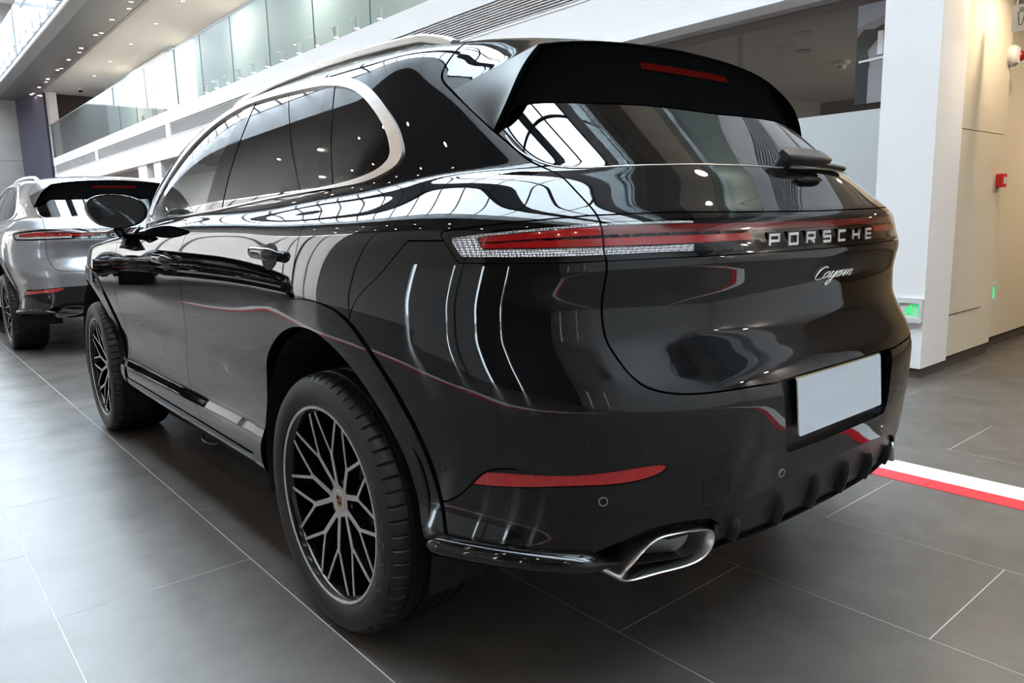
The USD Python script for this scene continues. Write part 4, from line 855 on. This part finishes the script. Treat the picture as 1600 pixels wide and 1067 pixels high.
# parking sensors, towing-eye cover
def ring_on(s, z, sg, r0, r1, m_, name, parent, h=.002):
    p = on_body(s, -1.15, z, (0, 1, 0))[0]; n_ = unit(fgrad(fbody, p[None]))[0]; n_[0] *= -sg if sg < 0 else 1
    p = p*[1 if sg > 0 else -1, 1, 1]; n_ = unit(fgrad(fbody, np.abs(p[None])*[1, 0, 0]+p[None]*[0, 1, 1]))[0]*[1 if sg > 0 else -1, 1, 1]
    a = np.arange(24)*2*np.pi/24; u_ = np.cross(n_, [0, 0, 1.]); u_ /= np.linalg.norm(u_); v_ = np.cross(u_, n_)
    c_ = lambda r, d: p+d*n_+r*(np.cos(a)[:, None]*u_+np.sin(a)[:, None]*v_)
    return obj(name, grid(np.stack([c_(r1, -.002), c_(r1, h), c_(r0, h), c_(r0, -.002)]), close_v=True), m_, parent, smooth=30)
for s_, z_ in ((.721, .557), (.269, .551)):
    for sg in (-1, 1):
        r_ = ring_on(s_, z_, sg, .0085, .0105, 'trim', 'parking_sensor_ring', apr); ring_on(s_, z_, sg, .0, .0084, 'gloss_black', 'parking_sensor', apr)
p = on_body(np.array([.519, .515, .462, .450, .452, .495, .512]), np.full(7, -1.15), np.array([.575, .590, .595, .585, .530, .522, .530]), (0, 1, 0)); p[:, 0] *= -1
obj('towing_eye_cover', tube(np.vstack([spline(p, 50, True), spline(p, 50, True)[:1]])+[0, -.0005, 0], .0012, 6), 'gloss_black', apr)
for sg in (-1, 1):
    p = on_body(np.array([1.1]), np.array([-.55+.12]), np.array([.592]), (-1, -.35, 0))[0]; n_ = unit(fgrad(fbody, p[None]))[0]; a = np.arange(20)*2*np.pi/20; u_ = np.cross(n_, [0, 0, 1.]); u_ /= np.linalg.norm(u_); v_ = np.cross(u_, n_)
    rg = [p+dd*n_+r*(np.cos(a)[:, None]*u_+np.sin(a)[:, None]*v_) for r, dd in ((.0105, -.003), (.0105, .0012), (.009, .0016), (.0, .0016))]
    obj('parking_sensor', grid(np.stack(rg)*[sg, 1, 1], close_v=True), 'satin_black', bumper, smooth=30)
# lettering on the light bar
def strokes(paths, w, h, depth, shear=0):
    g_ = unary_union([LineString(p).buffer(w/2, cap_style=2, join_style=2) for p in paths]); g_ = shapely.affinity.skew(g_, xs=shear) if shear else g_
    return g_
LET = {'P': ([[(0, 0), (0, 1), (1, 1), (1, .42), (0, .42)]], 1), 'O': ([[(0, .5), (0, 0), (1, 0), (1, 1), (0, 1), (0, .5)]], 1), 'R': ([[(0, 0), (0, 1), (1, 1), (1, .45), (0, .45)], [(.45, .45), (1, 0)]], 1),
       'S': ([[(1, 1), (0, 1), (0, .52), (1, .52), (1, 0), (0, 0)]], 1), 'C': ([[(1, 1), (0, 1), (0, 0), (1, 0)]], 1), 'H': ([[(0, 0), (0, 1)], [(1, 0), (1, 1)], [(0, .5), (1, .5)]], 1), 'E': ([[(1, 1), (0, 1), (0, 0), (1, 0)], [(0, .5), (.95, .5)]], 1)}
def surf_n(x, z): return on_body(np.abs(x), np.full(np.shape(x), -1.15), z, (0, 1, 0))
badge_x = np.linspace(-.253, .233, 7); zb_ = 1.0915
for k, ch in enumerate('PORSCHE'):
    paths = [[(.036*a, .0245*b) for a, b in p] for p in LET[ch][0]]; sh = strokes(paths, .0062, 0, 0)
    sh = shapely.affinity.translate(sh, badge_x[k], zb_)
    def on_bar(poly, d0, d1, size=.012):
        m = extrude(poly, .006); v, f = trimesh.remesh.subdivide_to_size(m.vertices, m.faces, size); y = on_body(np.abs(v[:, 0]), np.full(len(v), -1.15), np.full(len(v), 1.104), (0, 1, 0))[:, 1]
        q = trimesh.Trimesh(np.c_[v[:, 0], y-np.where(v[:, 2] > .003, d1, d0), v[:, 1]], f, process=True); q.fix_normals(); return q
    l_ = obj('badge_letter', on_bar(sh, -.016, .004), 'rail', tailgate, smooth=20)
    obj('letter_block', on_bar(sh.buffer(.0035, join_style=2), -.016, .0012), 'gloss_black', l_, smooth=20)
# model script
SCR = [[(.30, .86), (.22, 1.0), (.10, .92), (.01, .62), (.0, .28), (.08, .08), (.20, .08), (.34, .30)],
       [(.53, .50), (.46, .58), (.38, .50), (.34, .28), (.38, .12), (.46, .18), (.54, .56), (.53, .22), (.57, .12), (.64, .30)],
       [(.68, .56), (.65, .26), (.69, .13), (.77, .26), (.84, .56), (.78, .10), (.70, -.32), (.60, -.42), (.60, -.22), (.76, .02), (.90, .26)],
       [(.90, .30), (1.0, .40), (.99, .55), (.92, .52), (.90, .26), (.95, .12), (1.05, .20), (1.10, .40)],
       [(1.12, .56), (1.09, .12)], [(1.10, .30), (1.18, .54), (1.23, .50), (1.21, .16), (1.25, .12)], [(1.30, .56), (1.27, .12)], [(1.28, .30), (1.36, .54), (1.41, .50), (1.39, .16), (1.43, .12)],
       [(1.46, .30), (1.56, .40), (1.55, .55), (1.48, .52), (1.46, .26), (1.51, .12), (1.61, .22)]]
sc_ = []
for p in SCR:
    q = resample(np.array(p), 40); x = -.040+q[:, 0]*.122+.025*q[:, 1]; z = .992+q[:, 1]*.034
    y = on_body(x, np.full(40, -1.15), z, (0, 1, 0))[:, 1]; sc_.append(sweep(np.c_[x, y-.003, z], ellipse(.0017, .0015, 8), up=(0, -1, 0)))
obj('model_script', sc_, 'rail', tailgate, smooth=60)
# rear wiper
wp = on_body(np.linspace(.02, .36, 14), np.full(14, -.8), np.linspace(1.302, 1.302, 14)+.004, (0, 1, -.9))
nn = unit(fgrad(fbody, wp))
arm = wp+nn*.030; wz = np.r_[.5, .9, 1, 1, 1, 1, .95, .9, .85, .8, .7, .5, .35, .25]
w_ = obj('rear_wiper', sweep(arm[:10], rounded(sbox(-.026, -.014, .026, .014), .010).exterior.coords[:-1], up=nn[0], scale=np.r_[.6, .9, 1, 1, 1, 1, 1, .95, .85, .6]), 'satin_black', tailgate, smooth=40)
obj('wiper_blade', sweep(np.vstack([arm[0]+nn[0]*-.020, (wp+nn*.012)[1:]])+[.03, .0, -.004], ellipse(.010, .008, 8)), 'satin_black', w_); obj('wiper_pivot', tube([wp[1]-nn[1]*.01, wp[1]+nn[1]*.03], .022, 16), 'satin_black', w_)
hb = on_body(np.array([.02, .16]), np.full(2, -.86), np.full(2, 1.262), (0, 1, -.6)); obj('wiper_base_cover', sweep(np.linspace(hb[0], hb[1], 8)+[0, -.004, .004], ellipse(.012, .009, 10), scale=[.3, .8, 1, 1, 1, 1, .8, .3]), 'gloss_black', w_)
# roof rails
for sg in (-1, 1):
    y = np.linspace(1.50, -.19, 46); zr = ZR(y)-.055*(.62/.65)**2.2
    u_ = np.linspace(0, 1, 46); up_ = .030*np.clip(np.minimum(u_/.10, (1-u_)/.09), 0, 1)**.6-.006
    p = np.c_[np.full(46, sg*.612)-sg*.01*np.abs(u_-.5), y, zr+up_]; p[:, 0] = sg*(.600+.012*np.sin(u_*np.pi))
    r_ = obj('roof_rail', sweep(p, rounded(sbox(-.017, -.013, .017, .015), .009).exterior.coords[:-1]), 'rail', car, smooth=50)
    ft = np.c_[np.full(46, sg*.602), y, zr-.010]; obj('rail_base', sweep(ft[2:-2], [(-.013, -.012), (.013, -.012), (.012, .012), (-.012, .012)]), 'gloss_black', r_)
# door mirrors
for sg in (-1, 1):
    u_, v_ = np.meshgrid(np.linspace(0, 2*np.pi, 40, endpoint=False), np.linspace(0, 1, 18), indexing='ij')
    ca, sa = np.cos(u_), np.sin(u_); r = np.sqrt(np.clip(1-np.clip(v_*1.02-.02, 0, 1)**2.6, 0, 1))**.8
    ex = np.sign(ca)*np.abs(ca)**.85; ez = np.sign(sa)*np.abs(sa)**.85
    hx = .118*(1+.10*ez); P = np.stack([sg*(1.0+hx*ex*r+.01*ez), 1.90+.155*v_+.03*ex*1., 1.245+(.076+.006*ex)*ez*r], -1)
    hous = grid(P, close_u=True); hous.fix_normals(); mr = obj('door_mirror', hous, 'gloss_black', car, smooth=60)
    rimP = np.stack([np.stack([sg*(1.0+.118*(1+.10*ez[:, 0])*ex[:, 0]*k+.01*ez[:, 0]), 1.90+.03*ex[:, 0]+dy, 1.245+(.076+.006*ex[:, 0])*ez[:, 0]*k], -1) for k, dy in ((1., 0.), (.985, -.008), (.93, -.009), (.90, .004))])
    m = grid(rimP, close_v=True); m.fix_normals(); obj('mirror_rim', m, 'gloss_black', mr, smooth=60)
    g_ = rimP[3]; obj('mirror_glass', trimesh.Trimesh(np.vstack([g_, g_.mean(0)]), [[i, (i+1) % 40, 40] for i in range(40)][::1], process=False), 'gloss_black', mr, smooth=False)
    a0 = np.array([sg*.985, 1.96, 1.19]); a1 = np.array([sg*.94, 1.97, 1.125]); a2 = np.array([sg*.885, 1.93, 1.105])
    obj('mirror_arm', sweep(spline([a0, a1, a2], 14), ellipse(.075, .020, 14), up=(sg, 0, 1)), 'gloss_black', mr, smooth=60)
# door handles
for sg, doors in ((-1, (LD[0], LD[2])), (1, (LD[1], LD[3]))):
    for d_, y0, z0 in ((doors[0], 1.44, 1.04), (doors[1], .315, 1.086)):
        t = np.linspace(-1, 1, 26); yy = y0-.115*t; zz = z0-.004*t
        pb = on_body(np.full(26, 1.2), yy, zz, (-1, 0, 0)); out_ = .030*np.clip(1-np.abs(t)**4, 0, 1)+.003
        p = pb+np.c_[out_, 0*t, 0*t]; p[:, 0] *= sg
        h_ = obj('door_handle', sweep(p, ellipse(.013, .019, 14), scale=np.clip((1-np.abs(t)**6)*1.05, .25, 1)), 'gloss_black', d_, smooth=60)
        a = np.arange(32)*2*np.pi/32; rr_ = np.array([1., .85, .5, .0])
        Pb = []
        for r in rr_:
            q = on_body(np.full(32, 1.2), y0-.01+.066*r*np.cos(a), z0-.012+.040*r*np.sin(a), (-1, 0, 0)); q[:, 0] += .0012+.0006*(r < .9); q[:, 0] *= sg; Pb.append(q)
        obj('handle_recess', grid(np.stack(Pb), close_v=True), 'void', h_, smooth=60)
# cable hanging under the sill, as under many show cars: a small bracket loop
tow = np.array([(-.80, 1.30, .27), (-.84, 1.33, .235), (-.86, 1.42, .232), (-.84, 1.50, .236), (-.80, 1.52, .27)])
obj('sill_bracket', tube(spline(tow, 24), .006, 8), 'satin_black', car)

# ------------------------------------------------------------------ the other cars: same model
def recolour(root, m):
    for n in sorted(set(PAINT)):
        p = stage.OverridePrim(f'{root.GetPath()}/{n}'); UsdShade.MaterialBindingAPI.Apply(p).Bind(M[m])
    for n in ('tailgate/roof_spoiler',):
        p = stage.OverridePrim(f'{root.GetPath()}/{n}'); UsdShade.MaterialBindingAPI.Apply(p).Bind(M[m])
    for n in ('front_door/door_handle', 'rear_door/door_handle', 'front_door_001/door_handle', 'rear_door_001/door_handle'):
        p = stage.OverridePrim(f'{root.GetPath()}/{n}'); UsdShade.MaterialBindingAPI.Apply(p).Bind(M[m])
silver = dup(car, (.02, 6.95, 0), 0, 'silver grey SUV of the same shape parked ahead of the black one', 'car', instance=False)
recolour(silver, 'paint_silver')
dup(car, (-5.0, 14.5, 0), 15, 'black SUV parked along the left wall, mirrored in the paintwork', 'car')
